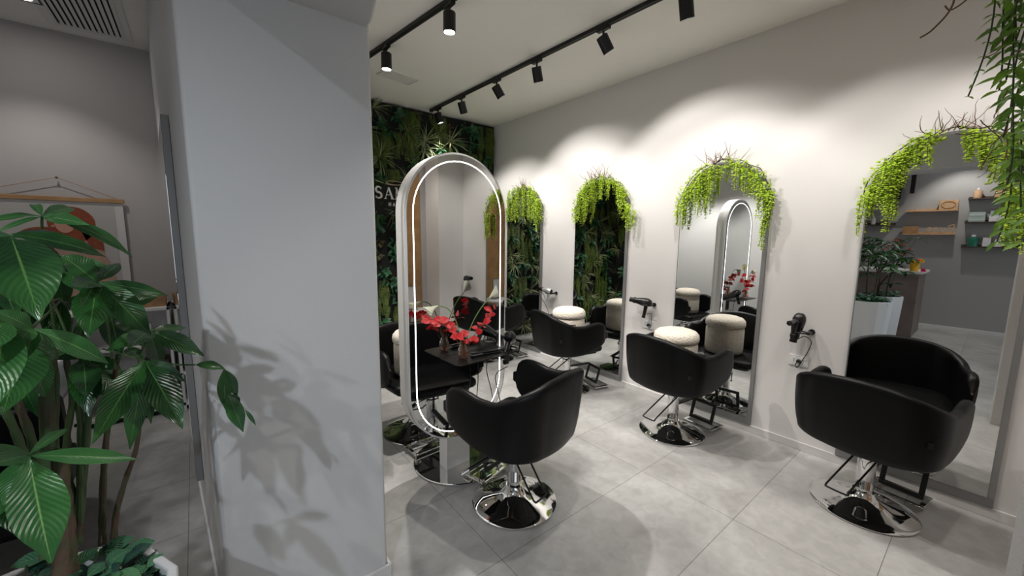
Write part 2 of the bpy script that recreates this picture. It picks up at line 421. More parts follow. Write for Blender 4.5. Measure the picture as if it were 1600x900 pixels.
for y, aim, nm in ((3.36, (1.30, 3.33, 0), 'lit black cylinder spotlight near the divider wall, over the standing mirror'),
                   (2.50, (1.40, 2.46, 0), 'lit black cylinder spotlight at the top edge, nearer of the two lit ones'),
                   (1.32, (1.5, 1.0, 0), 'black track spotlight out above the near styling chair')):
    track_spot(on_track2(y), aim, nm, g2, P_FLOORSPOT * (.9, 1.35, .45)[int(y < 3) + int(y < 2)], 100, .35, .128, .042)

def downlight(x, y, aim, power, label, size=110, col=(1, .96, .91), bl=.6):
    t = thing('recessed_downlight', label, 'downlight', (x, y, ZC), 0, 'recessed ceiling downlights')
    f = MB()
    for a in ((-.16, .16, -.075, -.062), (-.16, .16, .062, .075), (-.16, -.147, -.062, .062), (.147, .16, -.062, .062)):
        f.box(a[0], a[1], a[2], a[3], -.014, 0)
    f.build('frame', M['black'], t, bevel=.002)
    MB().box(-.147, .147, -.062, .062, -.004, 0).build('backing', M['black'], t)
    for sx in (-.075, .075):
        MB().lathe([(.001, -.012), (.050, -.012), (.056, -.004)], 28, Matrix.Translation((sx, 0, 0)), cap=False).build('lens', M['lens'], t)
    lamp('down_light', (x, y, ZC - .03), aim, power, size, bl, t, col, .025)
    return t
downlight(-.86, 4.30, (-1.0, 4.0, 0), P_DOWN * .55, 'recessed black twin downlight beside the slatted ceiling vent')
downlight(-2.3, 3.0, (-2.3, 3.0, 0), P_DOWN * .6, 'added fill lamp in a recessed black twin housing over the far end of the wash area')  # unseen lamp, added to fill the left room
downlight(-3.0, .6, (-3.62, .4, 1.2), P_DOWN * .9, 'added fill lamp in a recessed black twin housing, washing the shelf wall', 95)  # added lamp that brightens the far wall
downlight(-1.7, -.4, (-1.2, .3, 0), P_DOWN, 'added fill lamp in a recessed black twin housing over the open floor by the desk')  # unseen lamp added as fill near the camera
downlight(-1.3, -.9, (.20, 1.65, .35), P_DOWN * 2.2, 'added bluish spot in a recessed twin housing behind the camera, aimed at the dividing wall', 62, (.80, .89, 1.0), bl=1.0)  # unseen spot added to throw cool entrance light and leaf shadows on the divider
downlight(2.3, -.62, (2.3, -1.0, .8), P_DOWN * .5, 'added fill lamp in a recessed black twin housing in front of the wooden door')  # unseen lamp added to brighten the door corner

# ceiling vents
t = thing('slatted_ceiling_vent', 'large white ceiling vent with long slats above the poster', 'vent', (0, 0, ZC))
f = MB(); x0, x1, y0, y1 = -.745, -.275, 3.35, 4.72
f.box(x0, x1, y1 - .055, y1, -.012, 0).box(x0, x1, y0, y0 + .055, -.012, 0).box(x0, x0 + .045, y0 + .055, y1 - .055, -.012, 0).box(x1 - .045, x1, y0 + .055, y1 - .055, -.012, 0)
f.build('frame', M['white'], t)
MB().box(x0 + .04, x1 - .04, y0 + .05, y1 - .05, -.003, 0).build('duct_opening', M['dark'], t)
n = 12
for i in range(n):
    xx = x0 + .052 + i * (x1 - x0 - .104) / (n - 1)
    MB().box(-.013, .013, 0, y1 - y0 - .11, -.002, .002).build('slat', M['white'], t, loc=(xx, y0 + .055, -.010), rot=(0, .45, 0))
t = thing('linear_ceiling_vent', 'small flush white linear vent in the ceiling before the plant wall', 'vent', (1.715, 3.975, ZC), math.radians(11))
f = MB(); f.box(-.185, .185, -.105, -.090, -.010, 0).box(-.185, .185, .090, .105, -.010, 0).box(-.185, -.170, -.09, .09, -.010, 0).box(.170, .185, -.09, .09, -.010, 0)
f.build('frame', M['white'], t, bevel=.002)
MB().box(-.170, .170, -.09, .09, -.002, 0).build('slot', M['satin'], t)
for k in range(4): MB().box(-.165, .165, -.084 + k * .0425, -.048 + k * .0425, -.006, -.002).build('slat', M['white'], t)

# ---------------------------------------------------------------- arched wall mirrors
def arch_outline(w, z0, z1, n=28, off=0.0):
    r = w / 2 + off; cz = z1 - w / 2
    p = [(-r, z0 - off), (r, z0 - off)]
    for i in range(n + 1):
        a = PI * i / n; p.append((r * math.cos(a), cz + r * math.sin(a)))
    return p
mlab = {0: 'tall arched wall mirror behind the nearest styling chair, right side', 1: 'tall arched wall mirror reflecting the oval mirror and a cream stool',
        2: 'tall arched wall mirror reflecting the dark plant wall, middle of the wall', 3: 'tall arched wall mirror in the far corner beside the plant wall'}
MC = [.235, 1.52, 2.80, 4.09]
for i, yc in enumerate(MC):
    t = thing('wall_mirror', mlab[i], 'mirror', (XW, yc, 0), 0, 'arched wall mirrors')
    MB().prism(arch_outline(.725, .066, 2.235), -.022, 0, lambda a, b, d: (d, a, b)).build('frame', M['greymetal'], t, ang=30)
    g = [(a + .010, b) for a, b in arch_outline(.690, .122, 2.222)]
    MB().prism(g, -.0235, -.020, lambda a, b, d: (d, a, b)).build('glass', M['mirror'], t, smooth=False)

# ---------------------------------------------------------------- vines over the mirrors
def garland(i, yc, seed, dens, prof, gap):
    R = random.Random(seed)
    t = thing('vine_garland', ['bright green trailing vine garland over the near right-hand mirror', 'bright green vine garland with pink twigs over the mirror showing the oval mirror',
                               'thick bright green vine garland over the middle plant-reflecting mirror', 'bright green vine garland over the far corner mirror'][i], 'vine garland', (XW, yc, 0), 0, 'vine garlands over the wall mirrors')
    r = .3625; cz = 2.235 - r
    lf = MB(); st = MB(); tw = MB()
    main = []
    for k in range(33):
        a = math.radians(-8 + 196 * k / 32)
        main.append((-.03 - .015 * math.sin(k * 1.3), (r + .012 + .012 * math.sin(k * .9 + seed)) * math.cos(a), cz + (r + .012 + .01 * math.sin(k * 1.7)) * math.sin(a)))
    st.tube(main, .004, 5)
    def strand(p, L, out):
        p = Vector(p); n = max(5, int(L / .011)); pts = []
        sway = R.uniform(-.12, .12); ph = R.uniform(0, 6)
        for k in range(n + 1):
            s = k / n * L
            q = p + Vector((-.015 - .02 * math.sin(min(1, s / .08) * PI / 2) + .006 * math.sin(s * 22 + ph), sway * s * .35 + out * min(s, .06) + .006 * math.sin(s * 18 + ph), -s))
            pts.append(q)
            for sd in (0, 1):
                a = R.uniform(0, 2 * PI) if k % 2 else (ph + sd * PI + k * .9)
                ln = R.uniform(.019, .029) * (1 - .30 * (k / n))
                dv = Vector((math.cos(a) * .8 - .25, math.sin(a), R.uniform(-.75, .15))).normalized()
                lf.leaf(q, q + dv * ln, ln * .56, Vector((-.6, R.uniform(-.5, .5), .8)), seg=3, fold=.3)
        st.tube(pts[::2] if len(pts) > 8 else pts, .0014, 4)
    for (py_, pz0, pz1, nn) in prof:                          # bundles of strands: place along the wall, top and foot heights
        for q in range(nn):
            y = py_ - yc + R.uniform(-.020, .020)
            zt_ = pz0 + R.uniform(-.015, .015)
            strand((-.03 - R.uniform(0, .035), y, zt_), max(.04, (zt_ - pz1) * R.uniform(.72, 1.03)), 0)
    for k in range(int(62 * dens)):
        deg = R.uniform(-12, 192)
        if gap[0] < deg < gap[1] and R.random() < .85: continue
        a = math.radians(deg)
        for _ in range(9):                                    # leaves hugging the main stem
            b2 = a + R.uniform(-.08, .08); rr = r + R.uniform(-.045, .035); q = Vector((-.035 - R.uniform(0, .03), rr * math.cos(b2), cz + rr * math.sin(b2)))
            dv = Vector((R.uniform(-1, .1), R.uniform(-1, 1), R.uniform(-.8, .8))).normalized(); ln = R.uniform(.017, .027)
            lf.leaf(q, q + dv * ln, ln * .58, Vector((-.6, R.uniform(-.5, .5), .8)), seg=3, fold=.3)
    for k in range(22):                                       # dry twigs sprouting at the crown
        a = math.radians(R.gauss((gap[0] + gap[1]) / 2, 13)); q = Vector((-.03, (r + .005) * math.cos(a), cz + (r + .005) * math.sin(a)))
        dv = Vector((R.uniform(-.5, -.05), R.uniform(-1, 1), R.uniform(.25, 1.2))).normalized(); L = R.uniform(.07, .17)
        pts = [q]
        for _ in range(5):
            dv = (dv + Vector((R.uniform(-.3, .2), R.uniform(-.45, .45), R.uniform(-.3, .35)))).normalized(); pts.append(pts[-1] + dv * L / 5)
        tw.tube(pts, [.0032, .0028, .0024, .002, .0015, .001], 4)
    lf.build('foliage', M['vine'], t); st.build('stems', M['stemgreen'], t); tw.build('twigs', M['twig'], t)
# each bundle: place along the wall, height of its top and foot, number of strands
garland(0, MC[0], 11, 1.0, [(0.602, 1.894, 1.615, 3), (0.576, 1.953, 1.727, 3), (0.527, 2.108, 1.794, 4), (0.493, 2.122, 1.765, 3), (0.469, 2.138, 1.672, 4), (0.443, 2.165, 1.9, 3), (0.417, 2.187, 2.022, 3), (0.385, 2.219, 2.04, 4), (0.351, 2.231, 2.051, 3), (0.186, 2.207, 2.122, 3), (0.165, 2.21, 2.048, 4), (0.136, 2.198, 2.033, 4), (0.103, 2.185, 2.005, 3), (0.06, 2.157, 1.904, 3), (-0.017, 1.916, 1.566, 4), (-0.049, 1.896, 1.594, 3), (-0.077, 1.861, 1.527, 3)], (74, 104))
garland(1, MC[1], 12, 1.05, [(1.878, 1.891, 1.672, 3), (1.832, 2.001, 1.66, 4), (1.788, 2.053, 1.841, 2), (1.745, 2.087, 1.905, 3), (1.713, 2.111, 1.793, 3), (1.672, 2.15, 1.791, 4), (1.631, 2.182, 1.801, 3), (1.59, 2.203, 1.96, 3), (1.512, 2.204, 2.074, 2), (1.403, 2.19, 1.997, 3), (1.358, 2.164, 1.973, 4), (1.313, 2.129, 1.94, 3), (1.264, 2.089, 1.897, 3), (1.214, 2.021, 1.767, 3), (1.178, 1.96, 1.609, 4), (1.148, 1.958, 1.707, 3), (1.166, 1.766, 1.501, 3)], (72, 94))
garland(2, MC[2], 13, 1.2, [(3.123, 1.956, 1.737, 3), (3.061, 2.095, 1.794, 4), (2.999, 2.16, 1.892, 3), (2.953, 2.17, 1.735, 3), (2.9, 2.2, 1.971, 3), (2.848, 2.229, 1.996, 3), (2.762, 2.24, 1.99, 3), (2.669, 2.21, 2.038, 3), (2.544, 2.133, 1.925, 3), (2.487, 2.089, 1.831, 3), (2.402, 1.944, 1.649, 4), (2.36, 1.865, 1.687, 3)], (80, 86))
garland(3, MC[3], 14, 1.2, [(4.894, 2.086, 1.765, 2), (4.765, 2.171, 1.725, 3), (4.64, 2.234, 1.779, 3), (4.358, 2.229, 1.818, 3), (4.247, 2.254, 1.815, 3), (4.152, 2.263, 1.719, 4), (4.046, 2.27, 1.768, 3), (3.943, 2.236, 1.808, 3), (3.854, 2.172, 1.765, 3), (3.766, 2.07, 1.666, 4), (4.609, 2.232, 1.687, 3)], (84, 88))

# ---------------------------------------------------------------- plant wall at the back
pw = thing('plant_wall', 'dense dark green artificial plant wall covering the back of the salon', 'plant wall', (0, 0, 0))
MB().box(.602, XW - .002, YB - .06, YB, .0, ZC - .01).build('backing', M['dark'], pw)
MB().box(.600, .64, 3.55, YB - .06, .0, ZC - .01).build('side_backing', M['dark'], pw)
def clump(kind, seed):
    R = random.Random(seed); b = MB()
    if kind == 'broad':
        for k in range(22):
            a = R.uniform(0, 2 * PI); el = R.uniform(.15, 1.2); L = R.uniform(.07, .13)
            o = Vector((R.uniform(-.05, .05), -R.uniform(0, .05), R.uniform(-.05, .05)))
            dv = Vector((math.cos(a) * math.cos(el), -math.sin(el), math.sin(a) * math.cos(el)))
            b.leaf(o, o + dv * L, L * .42, (0, -1, .6), sag=.08, seg=4, curl=.25)
    elif kind == 'blade':
        for k in range(24):
            a = R.uniform(0, 2 * PI); el = R.uniform(.2, 1.1); L = R.uniform(.16, .30)
            dv = Vector((math.cos(a) * math.cos(el), -math.sin(el) * .8, math.sin(a) * math.cos(el) + .25))
            pts = [Vector((0, 0, 0)) + dv * L * s / 5 + Vector((0, 0, -.35 * L * (s / 5) ** 2)) for s in range(6)]
            for p, q in zip(pts, pts[1:]): pass
            b.leaf(pts[0], pts[-1], .011, (0, -1, .5), sag=.12, seg=6, fold=.2, shape=.6)
    elif kind == 'fern':
        for k in range(11):
            x = R.uniform(-.11, .11); L = R.uniform(.25, .45); y = -R.uniform(.01, .05)
            for s in range(int(L / .013)):
                z = -s * .013; q = Vector((x + .01 * math.sin(s * .4 + k), y - .03 * math.sin(min(1, s / 10) * 1.5), z + .15))
                for sd in (-1, 1):
                    b.leaf(q, q + Vector((sd * .022, R.uniform(-.012, 0), -.008)), .009, (0, -1, .3), seg=3)
    else:
        for k in range(18):
            a = R.uniform(0, 2 * PI); el = R.uniform(.3, 1.2); L = R.uniform(.06, .10)
            dv = Vector((math.cos(a) * math.cos(el), -math.sin(el), math.sin(a) * math.cos(el)))
            b.leaf((0, 0, 0), dv * L, L * .3, (0, -1, .6), sag=.05, seg=4, curl=.2)
    return b
proto = {}
for kd, nm, mm in (('broad', 'leafy_plant', 'moss_a'), ('blade', 'blade_grass_tuft', 'moss_b'), ('fern', 'trailing_fern', 'moss_c'), ('rust', 'rust_leaf_plant', 'moss_d')):
    proto[kd] = [clump(kd, 31 + q).build(nm, M[mm], pw) for q in range(3)]
used = {k: [0, 0, 0] for k in proto}
def put_clump(kd, loc, rz, sc):
    q = rnd.randrange(3); o = proto[kd][q]
    if used[kd][q]: o = o.copy(); COL.objects.link(o)
    used[kd][q] = 1
    o.location = loc; o.rotation_euler = (0, rnd.uniform(-.5, .5) if kd != 'fern' else rnd.uniform(-.1, .1), rz); o.scale = (sc, sc, sc)
cells = []
nx, nz = 14, 16
for ix in range(nx):
    for iz in range(nz): cells.append((.70 + (ix + .5) * 2.72 / nx, .06 + (iz + .5) * 3.08 / nz, 0))
for iy in range(6):
    for iz in range(8): cells.append((3.70 + iy * .19, .2 + iz * .38, 1))
rnd.shuffle(cells)
cnt = dict(broad=0, blade=0, fern=0, rust=0)
for a, z, side in cells:
    kd = rnd.choices(['broad', 'blade', 'fern', 'rust'], [46, 18, 22, 8])[0]
    if cnt[kd] >= 97: kd = min(cnt, key=cnt.get)
    cnt[kd] += 1
    a += rnd.uniform(-.06, .06); z += rnd.uniform(-.06, .06)
    z = min(z, ZC - (.07 if kd != 'fern' else .20))
    sc = rnd.uniform(.85, 1.2)
    if side == 0: put_clump(kd, (min(a, 3.43), YB - .07, max(z, .3 if kd == 'fern' else .16)), 0, sc)
    else: put_clump(kd, (.65, min(a, 4.62), max(z, .3 if kd == 'fern' else .16)), PI / 2, sc)

# sign on the plant wall
sg = thing('salon_sign', 'dark sign with white serif lettering and a gold sweep on the plant wall', 'sign', (1.70, YB - .17, 1.86))
MB().prism([(-.12, .02), (.02, -.02), (.70, -.02), (.70, .42), (.30, .40), (.05, .30), (-.12, .33)], -.012, .05, lambda a, b, d: (a, d, b)).build('backing', M['dark'], sg, bevel=.002)
def stroke(b, p, q, w, y=-.022):
    p = Vector((p[0], 0, p[1])); q = Vector((q[0], 0, q[1])); d = (q - p).normalized(); n = Vector((-d.z, 0, d.x)) * w / 2
    poly = [p - n, q - n, q + n, p + n]
    bb0 = len(b.v)
    for yy in (y, y + .010): b.v.extend(Vector((u.x, yy, u.z)) for u in poly)
    for qf in ((0, 3, 2, 1), (4, 5, 6, 7), (0, 1, 5, 4), (1, 2, 6, 5), (2, 3, 7, 6), (3, 0, 4, 7)): b.f.append(tuple(bb0 + i for i in qf))
def glyph(ch, x, z, h):
    b = MB(); T, t_ = .022 * h / .135, .009 * h / .135; w = h * .9
    X = lambda u: x + u * h; Zz = lambda v: z + v * h
    if ch == 'S':
        pts = []
        for k in range(15): a = math.radians(20 + k * 250 / 14); pts.append((X(.27) + .23 * h * math.cos(a), Zz(.74) + .24 * h * math.sin(a)))
        for k in range(15): a = math.radians(90 - k * 250 / 14); pts.append((X(.27) + .25 * h * math.cos(a), Zz(.255) + .245 * h * math.sin(a)))
        for k, (p, q) in enumerate(zip(pts, pts[1:])):
            if k == 14: continue
            stroke(b, p, q, T * (.55 + .6 * math.sin(PI * k / 28)))
        stroke(b, (X(.49), Zz(.80)), (X(.49), Zz(.97)), t_); stroke(b, (X(.04), Zz(.03)), (X(.04), Zz(.20)), t_)
    if ch == 'A':
        stroke(b, (X(.08), Zz(0)), (X(.40), Zz(1)), t_); stroke(b, (X(.38), Zz(1)), (X(.74), Zz(0)), T)
        stroke(b, (X(.20), Zz(.34)), (X(.62), Zz(.34)), t_); stroke(b, (X(-.02), Zz(0)), (X(.20), Zz(0)), t_); stroke(b, (X(.60), Zz(0)), (X(.88), Zz(0)), t_)
    if ch == 'M':
        stroke(b, (X(.10), Zz(0)), (X(.14), Zz(1)), t_); stroke(b, (X(.14), Zz(1)), (X(.46), Zz(0)), T)
        stroke(b, (X(.46), Zz(0)), (X(.80), Zz(1)), t_); stroke(b, (X(.82), Zz(1)), (X(.86), Zz(0)), T)
        for u in (.0, .74): stroke(b, (X(u), Zz(0)), (X(u + .24), Zz(0)), t_)
        stroke(b, (X(.02), Zz(1)), (X(.18), Zz(1)), t_); stroke(b, (X(.78), Zz(1)), (X(.96), Zz(1)), t_)
    if ch == 'H':
        stroke(b, (X(.1), Zz(0)), (X(.1), Zz(1)), T); stroke(b, (X(.6), Zz(0)), (X(.6), Zz(1)), T); stroke(b, (X(.1), Zz(.5)), (X(.6), Zz(.5)), T)
    if ch == 'I': stroke(b, (X(.2), Zz(0)), (X(.2), Zz(1)), T)
    if ch == 'R':
        stroke(b, (X(.1), Zz(0)), (X(.1), Zz(1)), T); stroke(b, (X(.1), Zz(.95)), (X(.45), Zz(.95)), T); stroke(b, (X(.1), Zz(.5)), (X(.45), Zz(.5)), T)
        stroke(b, (X(.48), Zz(.95)), (X(.48), Zz(.5)), T); stroke(b, (X(.3), Zz(.5)), (X(.6), Zz(0)), T)
    if ch == 'a':
        stroke(b, (X(.08), Zz(0)), (X(.36), Zz(1)), T); stroke(b, (X(.34), Zz(1)), (X(.64), Zz(0)), T); stroke(b, (X(.18), Zz(.34)), (X(.54), Zz(.34)), T)
    return b
for ch, u in (('S', .0), ('A', .105), ('M', .235)):
    glyph(ch, u, .175, .135).build('letter_' + ch.lower(), M['signwhite'], sg, smooth=False)
for ch, u in (('H', .155), ('a', .205), ('I', .255), ('R', .285)):
    glyph(ch, u, .09, .042).build('letter_' + ch.lower(), M['signwhite'], sg, smooth=False)
pts = [(.0 + .52 * k / 20, -.02, .40 - .07 * math.sin(PI * (.1 + .9 * k / 20) * .9) + .05 * (k / 20) ** 2) for k in range(21)]
sw = MB().tube(pts, .004, 6)
sw.tube([(.20 + .10 * math.cos(2 * PI * k / 24) + .03, -.022, .365 + .022 * math.sin(2 * PI * k / 24)) for k in range(24)], .0035, 6, True)
sw.build('gold_sweep', M['gold'], sg)

# ---------------------------------------------------------------- standing oval mirror
SMX, SMY0, SMY1, SMZ0, SMZ1, SMW = 1.343, 2.200, 2.325, .228, 2.118, .772
def stadium(w, z0, z1, off, n=24):
    r = w / 2 + off; p = []
    for k in range(n + 1): a = PI * k / n; p.append((r * math.cos(a), z1 - w / 2 + r * math.sin(a)))
    for k in range(n + 1): a = PI + PI * k / n; p.append((r * math.cos(a), z0 + w / 2 + r * math.sin(a)))
    return p
sm = thing('standing_mirror', 'free-standing oval floor mirror with a lit white ring and chrome rim', 'mirror', (SMX, 0, 0))
o0 = stadium(SMW, SMZ0, SMZ1, 0); o1 = stadium(SMW, SMZ0, SMZ1, -.012)
rows = []
for (a, c), (d, e) in zip(o0, o1):
    rows.append([(d, SMY0, e), (a, SMY0 + .006, c), (a, SMY0 + .045, c), (a - .004 * (1 if a > 0 else -1), SMY0 + .052, c), (a - .004 * (1 if a > 0 else -1), SMY1 - .052, c), (a, SMY1 - .045, c), (a, SMY1 - .006, c), (d, SMY1, e)])
MB().grid(rows, close_u=True).build('frame', M['rim'], sm, ang=40)
for y, s_ in ((SMY0 + .0015, -1), (SMY1 - .0015, 1)):
    g = stadium(SMW, SMZ0, SMZ1, -.0115)
    MB().prism(g, y - .0005, y + .0005, lambda a, b, d: (a, d, b)).build('glass', M['mirror'], sm, smooth=False)
    oa, ob = stadium(SMW, SMZ0, SMZ1, -.050), stadium(SMW, SMZ0, SMZ1, -.0570)
    yy = y + s_ * .0012
    MB().grid([[(a, yy, c), (d, yy, e)] for (a, c), (d, e) in zip(oa, ob)], close_u=True).build('light_ring', M['led'] if s_ < 0 else M['satin'], sm, smooth=False)
MB().box(-.115, .075, 2.215, 2.31, .012, .245).build('pedestal', M['satin'], sm, bevel=.004)
SMR = math.radians(2.35); sm.rotation_euler = (0, 0, SMR); sm.location = (SMX + 2.2 * math.sin(SMR), 2.2 - 2.2 * math.cos(SMR), 0)
MB().lathe([(.001, 0), (.313, 0), (.318, .004), (.318, .010), (.313, .014), (.001, .014)], 64, Matrix.Translation((.039, 2.30, 0)), cap=False).build('base_plate', M['chrome'], sm, ang=30)

# tray shelf fixed to the mirror with what stands on it
TZ = .822
sh = thing('tray_shelf', 'matt black tray shelf jutting from the standing mirror', 'shelf', (1.41, 2.2027, TZ), math.radians(2.35))
pl = []
for cx, cy, a0 in ((-.20, -.185, 180), (.20, -.185, 270)):
    for k in range(7): a = math.radians(a0 + 90 * k / 6); pl.append((cx + .035 * math.cos(a), cy + .035 * math.sin(a)))
pl += [(.235, -.001), (-.235, -.001)]
MB().prism(pl, -.006, 0, lambda a, b, d: (a, b, d)).build('tray', M['black'], sh, bevel=.0015)
MB().box(-.05, .05, -.12, -.001, -.03, -.006).build('bracket', M['black'], sh, bevel=.003)
hh = MB(); hh.tube([(.225 + .048 * math.cos(2 * PI * k / 20) + .04, -.12 + .048 * math.sin(2 * PI * k / 20), -.004) for k in range(20)], .006, 8, True)
hh.build('dryer_ring', M['black'], sh)
MB().box(.245, .285, -.085, -.055, -.13, .0).build('cable_clip', M['black'], sh, bevel=.006)
# vase
vz = thing('flower_vase', 'small pink-tinted ribbed glass vase standing on the black tray shelf', 'vase', (1.285, 2.085, TZ))
prof = [(.001, .004), (.026, .004), (.034, .018), (.036, .035), (.030, .062), (.020, .090), (.0165, .105), (.021, .118), (.0225, .121),
        (.019, .119), (.0145, .105), (.018, .090), (.028, .062), (.0335, .035), (.031, .019), (.024, .008), (.001, .008)]
rows = []
for r, z in prof:
    rows.append([Vector((r * (1 + .035 * math.cos(12 * 2 * PI * k / 96)) * math.cos(2 * PI * k / 96), r * (1 + .035 * math.cos(12 * 2 * PI * k / 96)) * math.sin(2 * PI * k / 96), z)) for k in range(96)])
MB().grid(rows, close_v=True).build('glass', M['vase'], vz, ang=60)
# stems in the vase: calla lilies and red leaves, each flower a thing
VX, VY = 1.285, 2.085
def bez(p, q, r, n=14):
    p, q, r = Vector(p), Vector(q), Vector(r); return [(p * (1 - t) ** 2 + q * 2 * t * (1 - t) + r * t * t) for t in [k / n for k in range(n + 1)]]
def calla(tip, ctrl, dirv, label, side):
    t = thing('calla_lily', label, 'flower', (VX, VY, TZ + .012), 0, 'flowers in the glass vase')
    e = Vector(tip) - Vector((VX, VY, TZ + .012)); c = Vector(ctrl) - Vector((VX, VY, TZ + .012))
    MB().tube(bez((side * .008, 0, 0), c, e), .0032, 8).build('stem', M['stemlight'], t)
    T = frameT(e - Vector(dirv).normalized() * .006, dirv, (0, 0, 1)); rows = []
    for i in range(12):
        u = i / 11; r = .004 + .027 * u ** 1.5; row = []
        for k in range(20):
            a = 2 * PI * k / 20; lip = (.5 + .5 * math.cos(a))
            row.append(T @ Vector((r * math.cos(a) * (1 + .25 * u * lip) - .008 * u * u, r * math.sin(a), u * (.058 + .034 * lip ** 2 * u))))
        rows.append(row)
    MB().grid(rows, close_v=True).build('petal', M['calla'], t, ang=80)
    MB().tube([T @ Vector((0, 0, z)) for z in (.01, .03, .05, .06)], [.003, .0035, .003, .001], 8).build('spadix', M['yellow'], t)
M['stemlight'] = mat('flower_stem', (.20, .34, .09), .45)
calla((1.470, 2.055, 1.205), (1.30, 2.07, 1.06), (.75, -.25, .75), 'upright calla lily on a long stem, right in the vase', 1)
calla((1.105, 2.09, 1.180), (1.25, 2.07, 1.19), (-.95, .05, -.30), 'calla lily leaning left from the vase on an arched stem', -1)
def redspray(root, tip, ctrl, n, seed, label):
    R = random.Random(seed); t = thing('red_leaf_spray', label, 'flower', (VX, VY, TZ + .012), 0, 'flowers in the glass vase')
    o = Vector((VX, VY, TZ + .012)); pts = bez((0, 0, 0), Vector(ctrl) - o, Vector(tip) - o)
    MB().tube(pts, .0022, 6).build('stem', M['stemred'], t)
    b = MB()
    for k in range(n):
        p = pts[7 + int((len(pts) - 8) * k / max(1, n - 1))]
        a = R.uniform(0, 2 * PI); dv = Vector((math.cos(a), math.sin(a) * .8, R.uniform(-.3, .7))).normalized(); L = R.uniform(.045, .070)
        b.leaf(p, p + dv * L, L * .72, Vector((R.uniform(-.4, .4), -.8, .5)), sag=.08, seg=6, fold=.12, shape=.9, curl=.15)
    b.build('petals', M['red'], t)
M['stemred'] = mat('red_flower_stem', (.25, .08, .05), .5)
redspray(None, (1.045, 2.075, 1.110), (1.20, 2.07, 1.09), 16, 4, 'cluster of red leaves drooping left over the vase rim')
redspray(None, (1.205, 2.05, .985), (1.27, 2.06, 1.03), 8, 5, 'red blossoms just left of the vase mouth')
redspray(None, (1.515, 2.06, 1.130), (1.34, 2.06, .98), 11, 6, 'red leaf spray reaching right above the tray shelf')
redspray(None, (1.365, 2.05, .925), (1.32, 2.06, .99), 5, 9, 'red leaf spray drooping right beside the hair iron')
# hair iron on the tray
it = thing('hair_iron', 'slim black hair straightening iron lying on the tray shelf', 'hair iron', (1.46, 2.07, TZ), math.radians(-4))
MB().box(-.12, .11, -.012, .012, .001, .012).build('lower_arm', M['plastic'], it, bevel=.004)
MB().box(-.12, .10, -.012, .012, .015, .026, Matrix.Rotation(math.radians(1.5), 4, 'Y')).build('upper_arm', M['plastic'], it, bevel=.004)
MB().box(-.115, -.04, -.010, .010, .012, .0155).build('hot_plate', M['satin'], it)
MB().lathe([(.001, 0), (.008, 0), (.007, .02), (.001, .022)], 12, frameT((.11, 0, .012), (1, 0, 0))).build('cord_end', M['plastic'], it)

def make_dryer(name, label, group, body, tip):
    t = thing(name, label, 'hair dryer', (0, 0, 0), 0, group)
    # barrel runs along +y, handle hangs down; nozzle at +y
    T = frameT((0, -.085, 0), (0, 1, 0))
    MB().lathe([(.001, -.004), (.018, -.002), (.031, .010), (.0375, .032), (.038, .055), (.034, .090), (.027, .125), (.025, .140)], 28, T, cap=False).build('barrel', body, t, ang=50)
    MB().lathe([(.0255, .138), (.027, .140), (.027, .156), (.020, .170), (.022, .192), (.0185, .192), (.015, .165), (.001, .160)], 28, T, cap=False).build('nozzle', tip, t, ang=40)
    MB().lathe([(.001, -.006), (.016, -.005), (.024, .001), (.026, .006)], 24, T, cap=False).build('air_grille', tip, t)
    H = frameT((0, -.045, -.020), (0, .10, -1))
    MB().lathe([(.015, 0), (.0165, .02), (.015, .06), (.0145, .10), (.017, .120), (.001, .124)], 20, H, cap=True).build('handle', body, t, ang=50)
    MB().box(-.004, .004, -.006, .006, .03, .055, H @ Matrix.Translation((.016, 0, 0))).build('switch', tip, t, bevel=.002)
    return t
dg = 'hair dryers hanging on the mirror wall'
def wall_holder(y, z, label):
    t = thing('dryer_holder', label, 'wall bracket', (XW, y, z), 0, 'dryer brackets on the mirror wall')
    MB().lathe([(.001, 0), (.020, 0), (.020, .012), (.001, .012)], 20, frameT((0, 0, 0), (-1, 0, 0))).build('wall_plate', M['black'], t)
    MB().box(-.105, -.010, -.012, .012, -.009, .009).build('arm', M['black'], t, bevel=.003)
    MB().tube([(-.085 + .0, .050 + .042 * math.cos(2 * PI * k / 20), 0) if False else (-.085 + .042 * math.sin(2 * PI * k / 20), .050 + .042 * math.cos(2 * PI * k / 20), 0) for k in range(20)], .005, 8, True).build('ring', M['black'], t)
def socket(y, z, label):
    t = thing('wall_socket', label, 'socket', (XW, y, z), 0, 'sockets under the dryers')
    MB().box(-.009, 0, -.062, .062, -.041, .041).build('plate', M['white'], t, bevel=.003)
    MB().box(-.011, -.008, -.048, .048, -.026, .026).build('insert', M['ceramic'], t, bevel=.002)
    b = MB()
    for dy in (-.03, 0, .03):
        for dz in (-.010, 0, .010): b.box(-.0125, -.0105, dy - .0022, dy + .0022, dz - .0022, dz + .0022)
    b.build('holes', M['dark'], t, smooth=False)
def cordthing(pts, label, plug=True, cat='cord', rad=.0032):
    o = MB().tube(pts, rad, 6); ob = o.build('power_cord', M['plastic'])
    tag(ob, label, cat)
    if plug:
        e = Vector(pts[-1]); MB().lathe([(.001, 0), (.014, 0), (.016, .012), (.011, .030), (.001, .032)], 16, frameT(e + Vector((.022, 0, 0)), (-1, 0, 0))).build('plug', M['plastic'], ob)
    return ob
